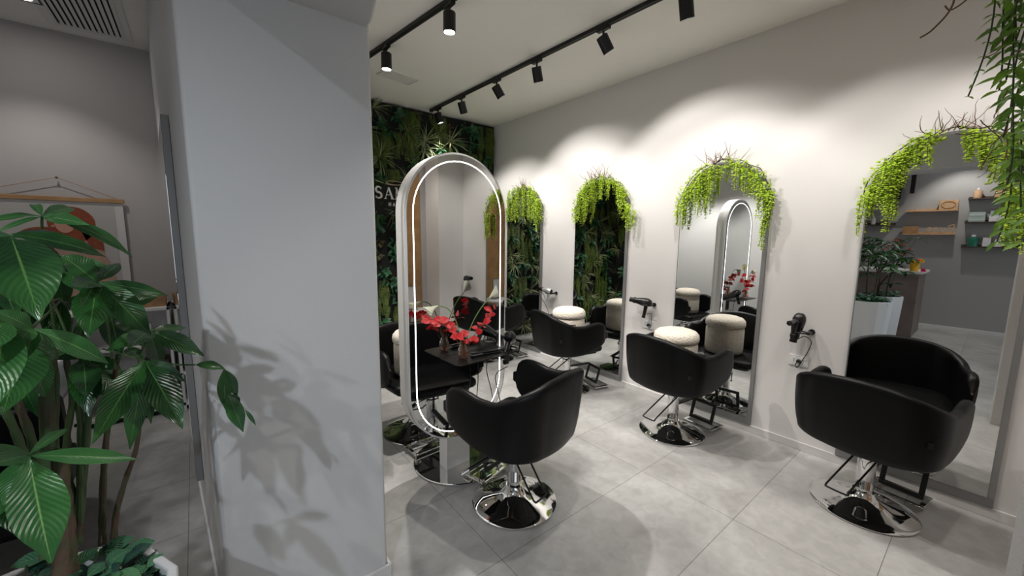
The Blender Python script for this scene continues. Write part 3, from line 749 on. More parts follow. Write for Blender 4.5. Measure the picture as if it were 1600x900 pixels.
def catmull(P, n=6):
    P = [Vector(p) for p in P]; out = []
    for i in range(len(P) - 1):
        p0 = P[max(0, i - 1)]; p1 = P[i]; p2 = P[i + 1]; p3 = P[min(len(P) - 1, i + 2)]
        for k in range(n):
            t = k / n; out.append(.5 * ((2 * p1) + (p2 - p0) * t + (2 * p0 - 5 * p1 + 4 * p2 - p3) * t * t + (3 * p1 - p0 - 3 * p2 + p3) * t ** 3))
    out.append(P[-1]); return out
hx = XW - .085
wall_holder(.815, .925, 'black dryer bracket on the wall between the two nearest mirrors')
wall_holder(2.10, .945, 'black dryer bracket on the wall beside the second chair from the front')
wall_holder(3.46, .900, 'black bracket holding the silver dryer beside the far mirror')
wall_holder(-.56, .935, 'black dryer bracket near the wooden door, seen in the oval mirror')
d1 = make_dryer('hair_dryer', 'black hair dryer held nose-down between the two nearest mirrors', dg, M['plastic'], M['black'])
d1.location = (hx - .005, .885, .965); d1.scale = (1.12,) * 3; d1.rotation_euler = (Matrix.Rotation(math.radians(10), 3, 'Z') @ Matrix.Rotation(math.radians(-82), 3, 'X') @ Matrix.Rotation(math.radians(105), 3, 'Y')).to_euler()
d2 = copy_thing(d1, (hx - .01, 2.185, .975), (math.radians(4), 0, math.radians(10)), 'black hair dryer held level with its nozzle pointing to the plant wall')
d3 = make_dryer('hair_dryer', 'silver and black hair dryer on its bracket beside the far mirror', dg, M['satin'], M['plastic'])
d3.location = (hx, 3.555, .93); d3.rotation_euler = (math.radians(4), 0, math.radians(6))
d4 = copy_thing(d1, (hx, -.475, .965), (math.radians(4), 0, math.radians(10)), 'black hair dryer near the wooden door, seen reflected in the oval mirror')
d5 = copy_thing(d1, (1.676, 2.090, TZ + .070), (math.radians(-28), math.radians(12), math.radians(-52)), 'glossy black hair dryer in the ring at the tray shelf end')
socket(.875, .690, 'white wall socket below the dryer between the nearest mirrors')
socket(2.155, .735, 'white wall socket just above the second chair from the front')
cordthing(catmull([(hx, .885, .86), (hx + .02, .84, .895), (hx + .03, .80, .86), (hx + .03, .815, .78), (XW - .03, .845, .71), (XW - .035, .862, .665), (XW - .045, .872, .645), (XW - .040, .885, .665), (XW - .035, .872, .69)]), 'thin black cord looping from the nearest wall dryer to its socket')
cordthing(catmull([(hx, 2.125, .86), (hx + .02, 2.09, .86), (hx + .02, 2.085, .80), (XW - .035, 2.10, .74), (XW - .04, 2.12, .71), (XW - .035, 2.14, .735)]), 'thin black cord from the level black dryer to the socket behind the cream stool')
cordthing(catmull([(hx, 3.49, .81), (hx, 3.56, .80), (hx + .02, 3.62, .86), (hx, 3.66, .90), (hx - .01, 3.67, .86), (hx + .03, 3.60, .74), (XW - .03, 3.55, .60), (XW - .03, 3.53, .5)]), 'grey cord trailing from the silver dryer down the wall', False)
cordthing(catmull([(1.44, 2.15, TZ - .008), (1.45, 2.16, .62), (1.43, 2.15, .45), (1.46, 2.16, .27), (1.48, 2.15, .05), (1.56, 2.05, .012)]), 'thin black cord hanging straight under the tray shelf', False)
cordthing(catmull([(1.66, 2.10, .69), (1.60, 2.16, .62), (1.64, 2.17, .45), (1.66, 2.16, .30), (1.62, 2.17, .10), (1.66, 2.10, .012)]), 'curled black dryer cord hanging below the tray ring', False)

# ---------------------------------------------------------------- styling chairs
def shell_path(n=72):
    hw, yb, yf, c = .318, -.300, .245, .175
    P = [(-hw - .004, yf), (-hw - .006, yf - .12), (-hw - .002, yb + c + .05)]
    # dense: straight side, rounded back corner, lightly bowed back
    L = []
    for k in range(20): t = k / 20; L.append((-hw - .006 * math.sin(PI * t) - .0, yf + (yb + c - yf) * t))
    for k in range(20):
        a = PI + (PI / 2) * k / 20; L.append((-hw + c + c * math.cos(a), yb + c + c * math.sin(a)))
    m = 10
    for k in range(m + 1):
        x = (-hw + c) * (1 - k / m); L.append((x, yb - .014 * (1 - (x / (hw - c)) ** 2)))
    R_ = [(-x, y) for x, y in L[:-1]][::-1]
    L = L + R_
    # even spacing
    ds = [0]
    for p, q in zip(L, L[1:]): ds.append(ds[-1] + math.hypot(q[0] - p[0], q[1] - p[1]))
    out = []; j = 0
    for i in range(n + 1):
        s = ds[-1] * (i / n)
        while j < len(ds) - 2 and ds[j + 1] < s: j += 1
        u = (s - ds[j]) / (ds[j + 1] - ds[j]); out.append(Vector((L[j][0] + (L[j + 1][0] - L[j][0]) * u, L[j][1] + (L[j + 1][1] - L[j][1]) * u)))
    return out
TOPK = [(0, .66), (.012, .722), (.035, .752), (.07, .764), (.12, .756), (.17, .742), (.22, .744), (.28, .778), (.34, .820), (.42, .853), (.5, .862)]
BOTK = [(0, .585), (.012, .548), (.04, .505), (.09, .468), (.16, .440), (.25, .432), (.33, .432), (.42, .424), (.5, .420)]
def chair_shell():
    P = shell_path(); n = len(P) - 1; rows = []
    for i, p in enumerate(P):
        t = i / n; tt = min(t, 1 - t)
        a = P[max(0, i - 1)]; c = P[min(n, i + 1)]; d = (c - a).normalized(); nr = Vector((d.y, -d.x))     # outward
        if nr.dot(p) < 0: nr = -nr
        zt = interp(TOPK, tt); zb = interp(BOTK, tt); th = .052 * min(1, (.35 + tt / .03)) if tt < .02 else .052
        row = []; m = 12
        def sc(z):                                    # the body narrows to the foot like a bowl
            u = max(0, min(1, (.66 - z) / .24)); return 1 - .10 * u * u
        def pt(off, z):
            q = Vector((p.x * sc(z), (p.y if p.y < 0 else p.y) * (sc(z) if p.y < 0 else (1 - .12 * max(0, (.56 - z) / .14)))))
            lean = .022 * max(0, (z - .6) / .25) if p.y < 0 else 0
            q = q + nr * off; return Vector((q.x, q.y - lean * min(1, -p.y / .3), z))
        h = th / 2
        for k in range(m + 1): row.append(pt(h, zb + h * .5 + (zt - h - zb - h * .5) * k / m))
        for k in range(1, 6): aa = PI * k / 6; row.append(pt(h * math.cos(aa), zt - h + h * math.sin(aa)))
        for k in range(m + 1): row.append(pt(-h, zt - h - (zt - h - zb - h * .5) * k / m))
        for k in range(1, 4): aa = PI * k / 4; row.append(pt(-h * math.cos(aa), zb + h * .5 - h * .5 * math.sin(aa)))
        rows.append(row)
    # rounded arm ends
    def endcap(row, fwd):
        c = sum(row, Vector()) / len(row); out = []
        for s_, k in ((.93, .010), (.78, .019), (.5, .026), (.2, .029)):
            out.append([c + Vector(((p.x - c.x) * s_, (p.y - c.y) * s_, (p.z - c.z) * (1 - (1 - s_) * .55))) + Vector((0, fwd * k, 0)) for p in row])
        return out
    e0 = endcap(rows[0], 1); e1 = endcap(rows[-1], 1)
    return MB().grid(e0[::-1] + rows + e1, close_v=True, cap=True)
def inner_outline(off, yf, n=9):
    P = shell_path(60); out = []
    for i, p in enumerate(P):
        a = P[max(0, i - 1)]; c = P[min(60, i + 1)]; d = (c - a).normalized(); nr = Vector((d.y, -d.x))
        if nr.dot(p) < 0: nr = -nr
        q = p - nr * off
        if q.y < yf - .06: out.append((q.x, q.y))
    xl, yl = out[0]; xr, yr = out[-1]
    fr = []
    for k in range(n + 1):
        a = PI / 2 * k / n; fr.append((xr - .05 + .05 * math.cos(a), yf - .05 + .05 * math.sin(a)))
    for k in range(n + 1):
        a = PI / 2 + PI / 2 * k / n; fr.append((xl + .05 + .05 * math.cos(a), yf - .05 + .05 * math.sin(a)))
    return out + fr
def make_chair(label):
    t = thing('styling_chair', label, 'chair', (0, 0, 0), 0, 'black salon styling chairs')
    chair_shell().build('backrest_shell', M['leather'], t, ang=70)
    P = inner_outline(.030, .275)
    cx = 0; cy = 0
    def ringat(s, z): return [Vector((x * s, y * s, z)) for x, y in P]
    rows = [ringat(.80, .4385), ringat(.88, .440), ringat(.925, .447), ringat(.955, .460), ringat(.960, .480), ringat(.945, .495), ringat(.90, .504), ringat(.6, .509), ringat(.2, .510)]
    MB().grid(rows, close_v=True, cap=True).build('seat', M['leather'], t, ang=50)
    MB().prism([(x * .82, y * .82) for x, y in P], .418, .440, lambda a, b, d: (a, b, d)).build('seat_pan', M['black'], t, bevel=.004)
    MB().lathe([(.001, .002), (.250, .002), (.256, .005), (.256, .010), (.248, .015), (.19, .027), (.13, .043), (.085, .062), (.062, .084), (.052, .105), (.001, .105)], 64, cap=False).build('base', M['chrome'], t, ang=50)
    MB().lathe([(.042, .090), (.044, .094), (.044, .300), (.046, .302), (.046, .345), (.043, .350), (.026, .352), (.026, .42)], 32, cap=False).build('column', M['chrome'], t, ang=30)
    MB().lathe([(.047, .318), (.049, .320), (.049, .327), (.047, .329)], 32, cap=False).build('collar', M['black'], t)
    lv = [(-.047, -.01, .325), (-.056, -.04, .310), (-.105, -.205, .170), (-.108, -.228, .152), (-.098, -.238, .148), (-.012, -.238, .148), (.0, -.228, .152), (.0, -.205, .170), (.046, -.04, .310), (.047, -.01, .325)]
    MB().tube(catmull(lv, 4), .0055, 8).build('pump_lever', M['black'], t)
    MB().box(-.055, .055, -.022, .022, .305, .335).build('lever_clamp', M['chrome'], t, bevel=.006)
    fr = thing('footrest', '', '', (0, 0, 0)); 
    for k in ('label', 'category'): del fr[k]
    fr.parent = t
    T = frameT((0, .292, .238), (0, .30, 1), (1, 0, 0))
    w, h, b = .205, .172, .026
    f = MB(); y0, y1 = -.006, .006
    f.box(0, w, y0, y1, -b, 0, T).box(0, w, y0, y1, -h, -h + b, T).box(0, b, y0, y1, -h + b, -b, T).box(w - b, w, y0, y1, -h + b, -b, T)
    f.build('black_frame', M['black'], fr, bevel=.003)
    MB().box(-.02, .02, .04, .30, .226, .238).build('support_arm', M['black'], fr, bevel=.003)
    q = MB(); z0, z1 = .026, .036
    q.box(-.05, .215, .375, .405, z0, z1).box(-.05, .215, .225, .247, z0, z1).box(-.05, -.022, .247, .375, z0, z1).box(.187, .215, .247, .375, z0, z1)
    q.build('foot_plate', M['chrome'], fr, bevel=.003)
    MB().box(-.012, .012, -.004, .004, -.014, .014).build('maker_tab', M['black'], t, loc=(.292, -.262, .60), rot=(0, 0, math.radians(45)), bevel=.001)
    MB().lathe([(.001, 0), (.0075, 0), (.006, .003), (.001, .0035)], 16, frameT((.17, -.268, .49), (0, -1, .2))).build('button', M['plastic'], t)
    return t
CH = [((1.412, 1.708, 0), 12, 'black tub styling chair in front of the standing oval mirror, rear seen close up'),
      ((3.045, .369, 0), -98, 'black tub styling chair nearest the camera on the right, empty, with its reflection behind'),
      ((2.997, 1.572, 0), -96, 'black tub styling chair with a cream stool, second from the front along the wall'),
      ((3.000, 2.780, 0), -104, 'black tub styling chair with a cream stool, third from the front along the wall'),
      ((2.990, 4.060, 0), -92, 'black tub styling chair in the far corner, mostly hidden by other chairs'),
      ((1.315, 2.89, 0), 183, 'black tub styling chair behind the standing mirror, facing it with a cream stool')]
c0 = make_chair(CH[0][2]); c0.location = CH[0][0]; c0.rotation_euler = (0, 0, math.radians(CH[0][1]))
for p, a, lb in CH[1:]:
    r = c0.copy(); COL.objects.link(r); r.location = p; r.rotation_euler = (0, 0, math.radians(a)); r['label'] = lb
    for ch in list(c0.children):
        c = ch.copy(); COL.objects.link(c); c.parent = r
        for g in list(ch.children):
            d = g.copy(); COL.objects.link(d); d.parent = c

c0.scale = (1, 1, 1.025)
# grip lever on the chair in front of the oval mirror
gl_ = MB().tube([(-.048, .02, .335), (-.16, .06, .325)], .006, 8); gl_.build('height_lever', M['chrome'], c0)
MB().tube([(-.15, .055, .326), (-.285, .108, .283)], .011, 12).build('lever_grip', M['plastic'], c0)
MB().tube([(-.283, .107, .284), (-.325, .124, .270)], .012, 12).build('lever_tip', M['chrome'], c0)

# cream boucle stools set on the seats
def make_pouf(label, loc):
    t = thing('boucle_stool', label, 'stool', loc, 0, 'cream boucle stools on the chair seats')
    MB().lathe([(.001, .002), (.150, .002), (.162, .012), (.166, .05), (.166, .235), (.160, .25), (.001, .252)], 56, cap=False).build('drum', M['boucle'], t, ang=60)
    MB().lathe([(.001, .251), (.158, .251), (.171, .262), (.175, .285), (.170, .315), (.150, .338), (.11, .351), (.06, .357), (.001, .359)], 56, cap=False).build('lid', M['boucle'], t, ang=60)
    MB().tube([(-.168 - .006 * math.sin(PI * k / 8), .03 * math.cos(PI * k / 8), .20) for k in range(9)], .004, 6).build('pull_loop', M['black'], t)
    return t
p0 = make_pouf('cream boucle stool on the seat of the second wall chair from the front', (3.03, 1.60, .511))
copy_thing(p0, (3.035, 2.80, .511), (0, 0, 1), 'cream boucle stool on the seat of the third wall chair from the front')
copy_thing(p0, (1.315, 2.86, .511), (0, 0, .6), 'cream boucle stool on the chair behind the standing oval mirror')

# ---------------------------------------------------------------- potted money trees
def make_pot(loc, label, rt=.300, h=.77):
    t = thing('white_planter', label, 'planter', loc, 0, 'tall white planters by the dividing wall')
    n = 14; rows = []
    for r, z in ((.84, 0), (.85, .012), (1.0, h - .02), (1.0, h), (.93, h), (.92, h - .05), (.90, h - .06)):
        rows.append([Vector((rt * r * math.cos(2 * PI * (k + .5) / n), rt * r * math.sin(2 * PI * (k + .5) / n), z)) for k in range(n)])
    MB().grid(rows, close_v=True, cap=True).build('body', M['pot'], t, ang=10, bevel=.004)
    MB().lathe([(.001, h - .045), (rt * .90, h - .045)], 28, cap=False).build('soil', M['soil'], t)
    return t
PX, PY, PH = -.385, 1.150, .77
make_pot((PX, PY, 0), 'tall faceted white planter of the money tree in the left foreground')
make_pot((-1.20, 1.09, 0), 'tall white planter beyond the foreground one, seen in the nearest wall mirror', .25)
def underplant(cx, cy, z, seed, label, rad, n=80):
    R = random.Random(seed); t = thing('ground_cover_plant', label, 'plant', (cx, cy, z), 0, 'leafy ground cover in the planters')
    a = MB(); b = MB(); st = MB()
    for k in range(n):
        an = R.uniform(0, 2 * PI); r = rad * math.sqrt(R.random()) * 1.0; h = R.uniform(.02, .12) * (1.1 - .3 * r / rad)
        base = Vector((r * .8 * math.cos(an), r * .8 * math.sin(an), 0)); top = Vector((r * 1.02 * math.cos(an), r * 1.02 * math.sin(an), h))
        st.tube([base, (base + top) / 2 + Vector((0, 0, .01)), top], .0018, 5)
        for q in range(R.choice((3, 4, 5))):
            a2 = R.uniform(0, 2 * PI); dv = Vector((math.cos(a2), math.sin(a2), R.uniform(-.15, .55))).normalized(); L = R.uniform(.038, .062)
            p = top + Vector((R.uniform(-.01, .01), R.uniform(-.01, .01), -R.uniform(0, .03)))
            (a if R.random() < .6 else b).leaf(p, p + dv * L, L * R.uniform(.62, .78), Vector((R.uniform(-.3, .3), R.uniform(-.6, .1), 1)), sag=.06, seg=6, fold=.1, shape=1.0, curl=.1)
    a.build('leaves', M['under'], t); b.build('dark_leaves', M['under2'], t); st.build('stems', M['stemgreen'], t)
underplant(PX, PY, PH - .05, 3, 'round-leaved ground cover around the money tree trunks, left foreground', .255, 120)
underplant(-1.20, 1.09, PH - .04, 5, 'ground cover in the second white planter, seen only in the mirror', .22, 50)

def mtree(name, label, loc):
    return thing(name, label, 'plant', loc, 0, 'money trees in white planters')
tree = mtree('money_tree', 'large money tree with glossy hand-shaped leaves in the left foreground', (PX, PY, PH - .03))
Tinv = Vector((PX, PY, PH - .03))
def L_(p): return Vector(p) - Tinv
def petiole_and_leaf(hub, leaves, m='pachira', stem=None):
    """hub: (px, py, dist); leaves: (tip px, py, dist, width px, sag, normal tweak)"""
    H = at(*hub); b = MB(); sc = hub[2] / _dir(hub[0], hub[1]).length
    view = (CAM - H).normalized()
    for lf in leaves:
        T = at(lf[0], lf[1], lf[2]); w = lf[3] * sc * .95
        tw = lf[5] if len(lf) > 5 else (0, 0, .35)
        b.leaf(L_(H), L_(T), w, view + Vector(tw), sag=lf[4], seg=12, fold=.20, shape=.92, power=1.05, wave=.035, wp=lf[0])
    o = b.build('compound_leaf', M[m], tree)
    if stem:
        pts = [L_(at(*s)) for s in stem] + [L_(H)]
        MB().tube(catmull(pts, 4), .0022, 6).build('petiole', M['stemgreen'], o)
    return o
petiole_and_leaf((17, 368, .98), [(62, 500, .86, 84, .06), (-40, 480, .9, 70, .05), (-60, 390, 1.0, 50, .05)], 'pachira', [(120, 560, 1.2), (60, 420, 1.15)])
petiole_and_leaf((18, 366, 1.0), [(166, 402, 1.02, 36, .08, (.1, 0, .9)), (105, 425, 1.12, 34, .03), (112, 372, 1.15, 22, .02)], 'pachira')
petiole_and_leaf((66, 338, 1.12), [(-30, 352, 1.05, 15, .08, (0, 0, 1.2)), (-10, 366, 1.1, 10, .06, (0, 0, 1.2)), (52, 320, 1.2, 14, .1), (116, 326, 1.25, 22, .05), (140, 352, 1.05, 22, .05)], 'pachira2', [(90, 560, 1.3), (68, 380, 1.15)])
petiole_and_leaf((76, 338, 1.10), [(206, 402, 1.12, 23, .14, (0, 0, .8))], 'pachira2')
petiole_and_leaf((152, 441, 1.20), [(262, 462, 1.22, 22, .08), (188, 412, 1.3, 22, .05), (112, 450, 1.1, 30, .03), (138, 528, 1.12, 46, .03), (236, 524, 1.12, 44, .05), (94, 398, 1.3, 40, .05), (128, 480, 1.08, 22, .03)], 'pachira', [(175, 560, 1.35), (166, 490, 1.25)])
petiole_and_leaf((50, 513, 1.00), [(169, 568, 1.02, 34, .12), (-12, 484, .98, 28, .08), (18, 548, .94, 26, .05), (42, 560, .95, 26, .04), (-30, 520, 1.0, 26, .05)], 'pachira2', [(8, 505, 1.02), (60, 480, 1.1), (95, 468, 1.2)])
petiole_and_leaf((8, 503, .98), [(-14, 648, .90, 56, .05), (-50, 560, .9, 50, .05)], 'pachira2')
petiole_and_leaf((40, 535, 1.10), [(4, 648, 1.0, 66, .04), (70, 620, 1.2, 40, .04), (85, 560, 1.2, 36, .05)], 'pachira')
petiole_and_leaf((226, 564, 1.28), [(144, 694, 1.16, 40, .05), (286, 670, 1.20, 44, .06), (289, 596, 1.26, 24, .08), (196, 545, 1.4, 18, .06), (203, 702, 1.34, 30, .03), (236, 662, 1.36, 20, .03)], 'pachira', [(160, 545, 1.30), (190, 553, 1.3)])
petiole_and_leaf((234, 517, 1.32), [(319, 556, 1.30, 30, .07), (291, 512, 1.4, 15, .05), (166, 548, 1.28, 22, .05), (200, 545, 1.2, 30, .05), (178, 500, 1.4, 28, .05), (250, 575, 1.42, 24, .05)], 'pachira', [(205, 640, 1.42), (218, 560, 1.38)])
petiole_and_leaf((44, 712, 1.00), [(217, 718, 1.02, 29, .04, (0, 0, .5)), (106, 670, 1.12, 18, .06), (-60, 706, .95, 26, .05), (-20, 730, .93, 32, .05), (5, 790, 1.0, 40, .05)], 'pachira2', [(60, 850, 1.12), (30, 770, 1.1)])
petiole_and_leaf((46, 716, 1.00), [(80, 880, .90, 64, -.03, (.15, 0, .3))], 'pachira2')
petiole_and_leaf((20, 740, 1.10), [(30, 840, 1.05, 54, .04), (-40, 830, 1.0, 60, .04)], 'pachira')
petiole_and_leaf((305, 570, 1.30), [(352, 577, 1.30, 16, .14, (0, 0, .6))], 'pachira', [(226, 560, 1.32), (270, 569, 1.31)])
petiole_and_leaf((350, 577, 1.30), [(352, 640, 1.29, 20, .02), (371, 620, 1.30, 18, .05)], 'pachira')
petiole_and_leaf((356, 615, 1.29), [(380, 675, 1.28, 24, .07), (372, 640, 1.30, 20, .04)], 'pachira')
petiole_and_leaf((383, 640, 1.28), [(400, 665, 1.28, 6, .1)], 'pachira')
# filler leaves deeper in the crown
RL = random.Random(21)
for (hx_, hy_, hd) in ((95, 470, 1.35), (130, 560, 1.45), (60, 440, 1.3), (190, 580, 1.5), (20, 560, 1.4), (170, 480, 1.5), (0, 440, 1.3), (90, 410, 1.35)):
    lv = []
    for k in range(5):
        a = RL.uniform(-.4, PI + .4); L = RL.uniform(60, 110)
        lv.append((hx_ + L * math.cos(a), hy_ + L * math.sin(a) * .9, hd + RL.uniform(-.12, .12), RL.uniform(24, 38), RL.uniform(.02, .08), (RL.uniform(-.3, .3), 0, RL.uniform(.1, .9))))
    petiole_and_leaf((hx_, hy_, hd), lv, 'pachira')
def trunk(pts, rads, m, nm='stem'):
    P = catmull([L_(at(*p)) for p in pts], 5); n = len(P)
    rr = [.68 * (rads[0] + (rads[1] - rads[0]) * k / (n - 1)) for k in range(n)]
    rr = [r * (1 + .10 * math.sin(k * 1.9)) for k, r in enumerate(rr)]
    MB().tube(P, rr, 10).build(nm, M[m], tree)
trunk([(178, 842, 1.60), (182, 800, 1.60), (196, 750, 1.56), (213, 700, 1.52), (219, 640, 1.45), (226, 566, 1.30)], (.011, .006), 'trunk')
trunk([(160, 852, 1.62), (160, 800, 1.62), (163, 720, 1.58), (172, 640, 1.52), (184, 560, 1.46), (200, 500, 1.42)], (.012, .007), 'trunk')
trunk([(120, 850, 1.58), (122, 800, 1.58), (107, 745, 1.56), (104, 690, 1.54), (113, 620, 1.5), (104, 560, 1.46), (110, 500, 1.42)], (.012, .008), 'stemgreen')
trunk([(122, 850, 1.59), (128, 770, 1.57), (134, 700, 1.54), (139, 620, 1.5), (128, 550, 1.44), (150, 450, 1.25)], (.013, .008), 'stemgreen')
trunk([(124, 820, 1.56), (126, 720, 1.55), (125, 650, 1.52), (116, 600, 1.5), (128, 560, 1.46), (120, 520, 1.4)], (.011, .008), 'stemgreen')
trunk([(78, 870, 1.50), (76, 760, 1.48), (74, 660, 1.45), (76, 560, 1.40), (82, 500, 1.36)], (.024, .014), 'stemgreen')
trunk([(84, 800, 1.50), (84, 680, 1.48), (86, 600, 1.44), (80, 545, 1.40)], (.014, .010), 'stemgreen')
trunk([(62, 850, 1.42), (50, 760, 1.40), (30, 690, 1.36), (8, 640, 1.32), (-30, 560, 1.25)], (.013, .008), 'stemgreen')
trunk([(66, 820, 1.44), (52, 700, 1.40), (32, 640, 1.36), (15, 590, 1.32), (5, 505, 1.1)], (.013, .007), 'stemgreen')
trunk([(102, 900, 1.46), (101, 850, 1.46), (98, 790, 1.46), (94, 735, 1.46), (96, 700, 1.46)], (.032, .017), 'trunk', 'trunk')

# the second money tree, further left, seen in the mirror
def simple_tree(loc, seed, label):
    R = random.Random(seed); t = mtree('money_tree', label, loc)
    for s in range(6):
        a = R.uniform(0, 2 * PI); h = R.uniform(.45, .85)
        top = Vector((.22 * math.cos(a), .22 * math.sin(a), h)); b0 = Vector((.07 * math.cos(a + 1), .07 * math.sin(a + 1), 0))
        MB().tube(catmull([b0, b0 * 1.2 + Vector((0, 0, h * .4)), (top + b0) / 2 + Vector((.03, 0, h * .25)), top], 4), .009, 8).build('stem', M['trunk'], t)
        for q in range(4):
            hub = top + Vector((R.uniform(-.15, .15), R.uniform(-.15, .15), R.uniform(-.25, .22))); b = MB()
            st = MB().tube([top - Vector((0, 0, .05)), (top + hub) / 2, hub], .003, 5)
            for k in range(6):
                a2 = 2 * PI * k / 6 + R.uniform(-.2, .2); dv = Vector((math.cos(a2), math.sin(a2), R.uniform(-.5, .15))).normalized(); Lr = R.uniform(.13, .2)
                b.leaf(hub, hub + dv * Lr, Lr * .33, Vector((R.uniform(-.3, .3), 0, 1)), sag=.08, seg=6, fold=.18, shape=.86, curl=.15)
            o = b.build('compound_leaf', M['pachira'], t); st.build('petiole', M['stemgreen'], o)
simple_tree((-1.20, 1.09, PH - .03), 8, 'second money tree in the far white planter, visible in the nearest mirror')
t = mtree('money_tree', 'low money tree growing behind the foreground one in the same planter', (PX - .08, PY - .05, PH - .03)); R = random.Random(77)
t['label'] = 'leafy rear shoots of the foreground planter, seen in the nearest mirror'
for s in range(4):
    a = s * 1.6 + 2.2; top = Vector((.13 * math.cos(a) - .08, .10 * math.sin(a), .38 + .14 * s)); b0 = Vector((.05 * math.cos(a), .05 * math.sin(a), 0))
    MB().tube(catmull([b0, (top + b0) / 2 + Vector((0, .01, .03)), top], 4), .009, 8).build('stem', M['trunk'], t)
    b = MB()
    for k in range(6):
        a2 = 2 * PI * k / 6; dv = Vector((math.cos(a2), math.sin(a2) * .8, R.uniform(-.5, .1))).normalized(); b.leaf(top, top + dv * .16, .05, (0, 0, 1), sag=.08, seg=6, fold=.18, shape=.86, curl=.15)
    b.build('compound_leaf', M['pachira'], t)

# ---------------------------------------------------------------- hanging plant by the plaster pillar
hp = thing('hanging_plant', 'hanging basket plant with long leafy strands at the top right corner', 'hanging plant', (1.62, -.005, 2.46)); R = random.Random(5)
HB = Vector((1.62, -.005, 2.46))
MB().lathe([(.03, -.03), (.055, -.01), (.075, .035), (.078, .05), (.07, .05), (.05, 0), (.001, -.01)], 24, cap=False).build('basket', M['wooddark'], hp)
MB().tube([(0, 0, .02), (0, 0, ZC - 2.46)], .003, 6).build('hanging_wire', M['black'], hp)
lf = MB(); st = MB(); tw = MB()
def hstrand(x, y, ztop, zbot, lean=0, lw=1.0):
    p = Vector((x, y, ztop)) - HB; n = max(4, int((ztop - zbot) / .030)); pts = []; ph = R.uniform(0, 6)
    for k in range(n + 1):
        s = k / n; q = p + Vector((.010 * math.sin(k * .5 + ph), .010 * math.sin(k * .41 + ph) + lean * s, -(ztop - zbot) * s)); pts.append(q)
        for sd in (-1, 1):
            if R.random() < .10: continue
            L = R.uniform(.036, .056) * lw * (1 - .45 * max(0, s - .6)); a = ph + k * .5
            dv = Vector((R.uniform(-.9, .5), sd * R.uniform(.3, 1.0), -.55 + R.uniform(-.5, .35))).normalized()
            lf.leaf(q, q + dv * L, L * .34, Vector((-.7, R.uniform(-.3, .3), .8)), sag=.08, seg=6, fold=.15)
    st.tube(pts, .0018, 5)
for y, zb, ln in ((.048, 1.98, .01), (.030, 1.86, .005), (.040, 2.08, 0), (.018, 1.74, .0), (.008, 1.60, .004), (-.004, 1.80, .0), (-.018, 1.68, 0), (-.03, 1.85, 0),
                  (-.04, 1.60, 0), (.02, 2.0, .01), (-.01, 2.0, 0), (-.05, 1.75, 0)):
    hstrand(1.60 + R.uniform(-.05, .06), y, 2.48, zb, ln)
hstrand(1.57, .060, 2.48, 1.97, .035, .42)
for k in range(9):
    y = R.uniform(-.04, .05); z = R.uniform(1.65, 2.1); dv = Vector((R.uniform(-.3, .3), R.uniform(-.2, .8), R.uniform(-1, .3))).normalized(); p = Vector((1.58 + R.uniform(-.03, .03), y, z)) - HB; pts = [p]
    for _ in range(7):
        dv = (dv + Vector((R.uniform(-.2, .2), R.uniform(-.35, .35), R.uniform(-.35, .35)))).normalized(); pts.append(pts[-1] + dv * .011)
    tw.tube(pts, .0012, 5)
tp = catmull([Vector(q) - HB for q in ((1.60, .03, 2.50), (1.60, .11, 2.44), (1.60, .155, 2.32), (1.60, .150, 2.22), (1.60, .180, 2.17), (1.60, .205, 2.155))], 5)
MB().tube(tp, .0022, 6).build('long_twig', M['twig'], hp); MB().tube(catmull([Vector(q) - HB for q in ((1.60, .03, 2.49), (1.60, .10, 2.36), (1.60, .115, 2.24), (1.60, .150, 2.205), (1.60, .165, 2.22))], 5), .0018, 6).build('long_twig', M['twig'], hp)
lf.build('foliage', M['vinedark'], hp); st.build('stems', M['stemgreen'], hp); tw.build('twigs', M['twig'], hp)

# ---------------------------------------------------------------- left room: poster, basin, cabinet, side mirror
ps = thing('wall_poster', 'hanging poster of two embracing red-haired people on the far left wall', 'poster', (-.83, YB - .02, 1.0))
def flat(poly, d, m, nm, parent=ps, th=.0012):
    MB().prism(poly, -d - th, -d, lambda a, b, y: (a, y, b)).build(nm, m, parent, smooth=False)
flat([(-.72, -.10), (.365, -.10), (.365, .865), (-.72, .865)], .002, M['paper'], 'sheet', th=.002)
flat([(-.66, -.02), (.31, -.02), (.31, .82), (-.66, .82)], .0045, M['paperwarm'], 'backdrop')
MB().box(-.74, .378, -.016, .0, .848, .884).build('hanging_rail', M['wood'], ps, bevel=.003)
MB().tube([(-.45, -.008, .884), (0, -.012, 1.035), (.335, -.008, .884)], .0022, 6).build('string', M['wood'], ps)
MB().lathe([(.001, 0), (.008, 0), (.009, .006), (.003, .008), (.003, .02), (.001, .02)], 12, frameT((0, -.014, 1.033), (0, 1, 0))).build('nail', M['wooddark'], ps)
def blob(cx, cz, rx, rz, n=28, w=0, ph=0): return [(cx + rx * (1 + w * math.sin(5 * 2 * PI * k / n + ph)) * math.cos(2 * PI * k / n), cz + rz * (1 + w * math.sin(3 * 2 * PI * k / n + ph)) * math.sin(2 * PI * k / n)) for k in range(n)]
flat(blob(-.10, .45, .20, .20, w=.06), .0062, M['hair'], 'left_person_hair')
flat([(.0, .53), (.10, .56), (.19, .50), (.25, .34), (.29, .12), (.30, -.02), (-.25, -.02), (-.22, .28), (-.12, .40)], .0078, M['cloth'], 'beige_top')
flat([(.10, .40), (.17, .42), (.22, .30), (.24, .05), (.16, .02), (.10, .20)], .0094, M['skin'], 'arm')
flat(blob(.05, .66, .135, .15, w=.03) , .0094, M['hair'], 'right_person_hair')
flat([(.10, .60), (.19, .62), (.22, .52), (.22, .44), (.14, .47)], .0094, M['hair'], 'hair_fall')
flat(blob(.010, .665, .055, .075), .0112, M['skin'], 'face_profile')
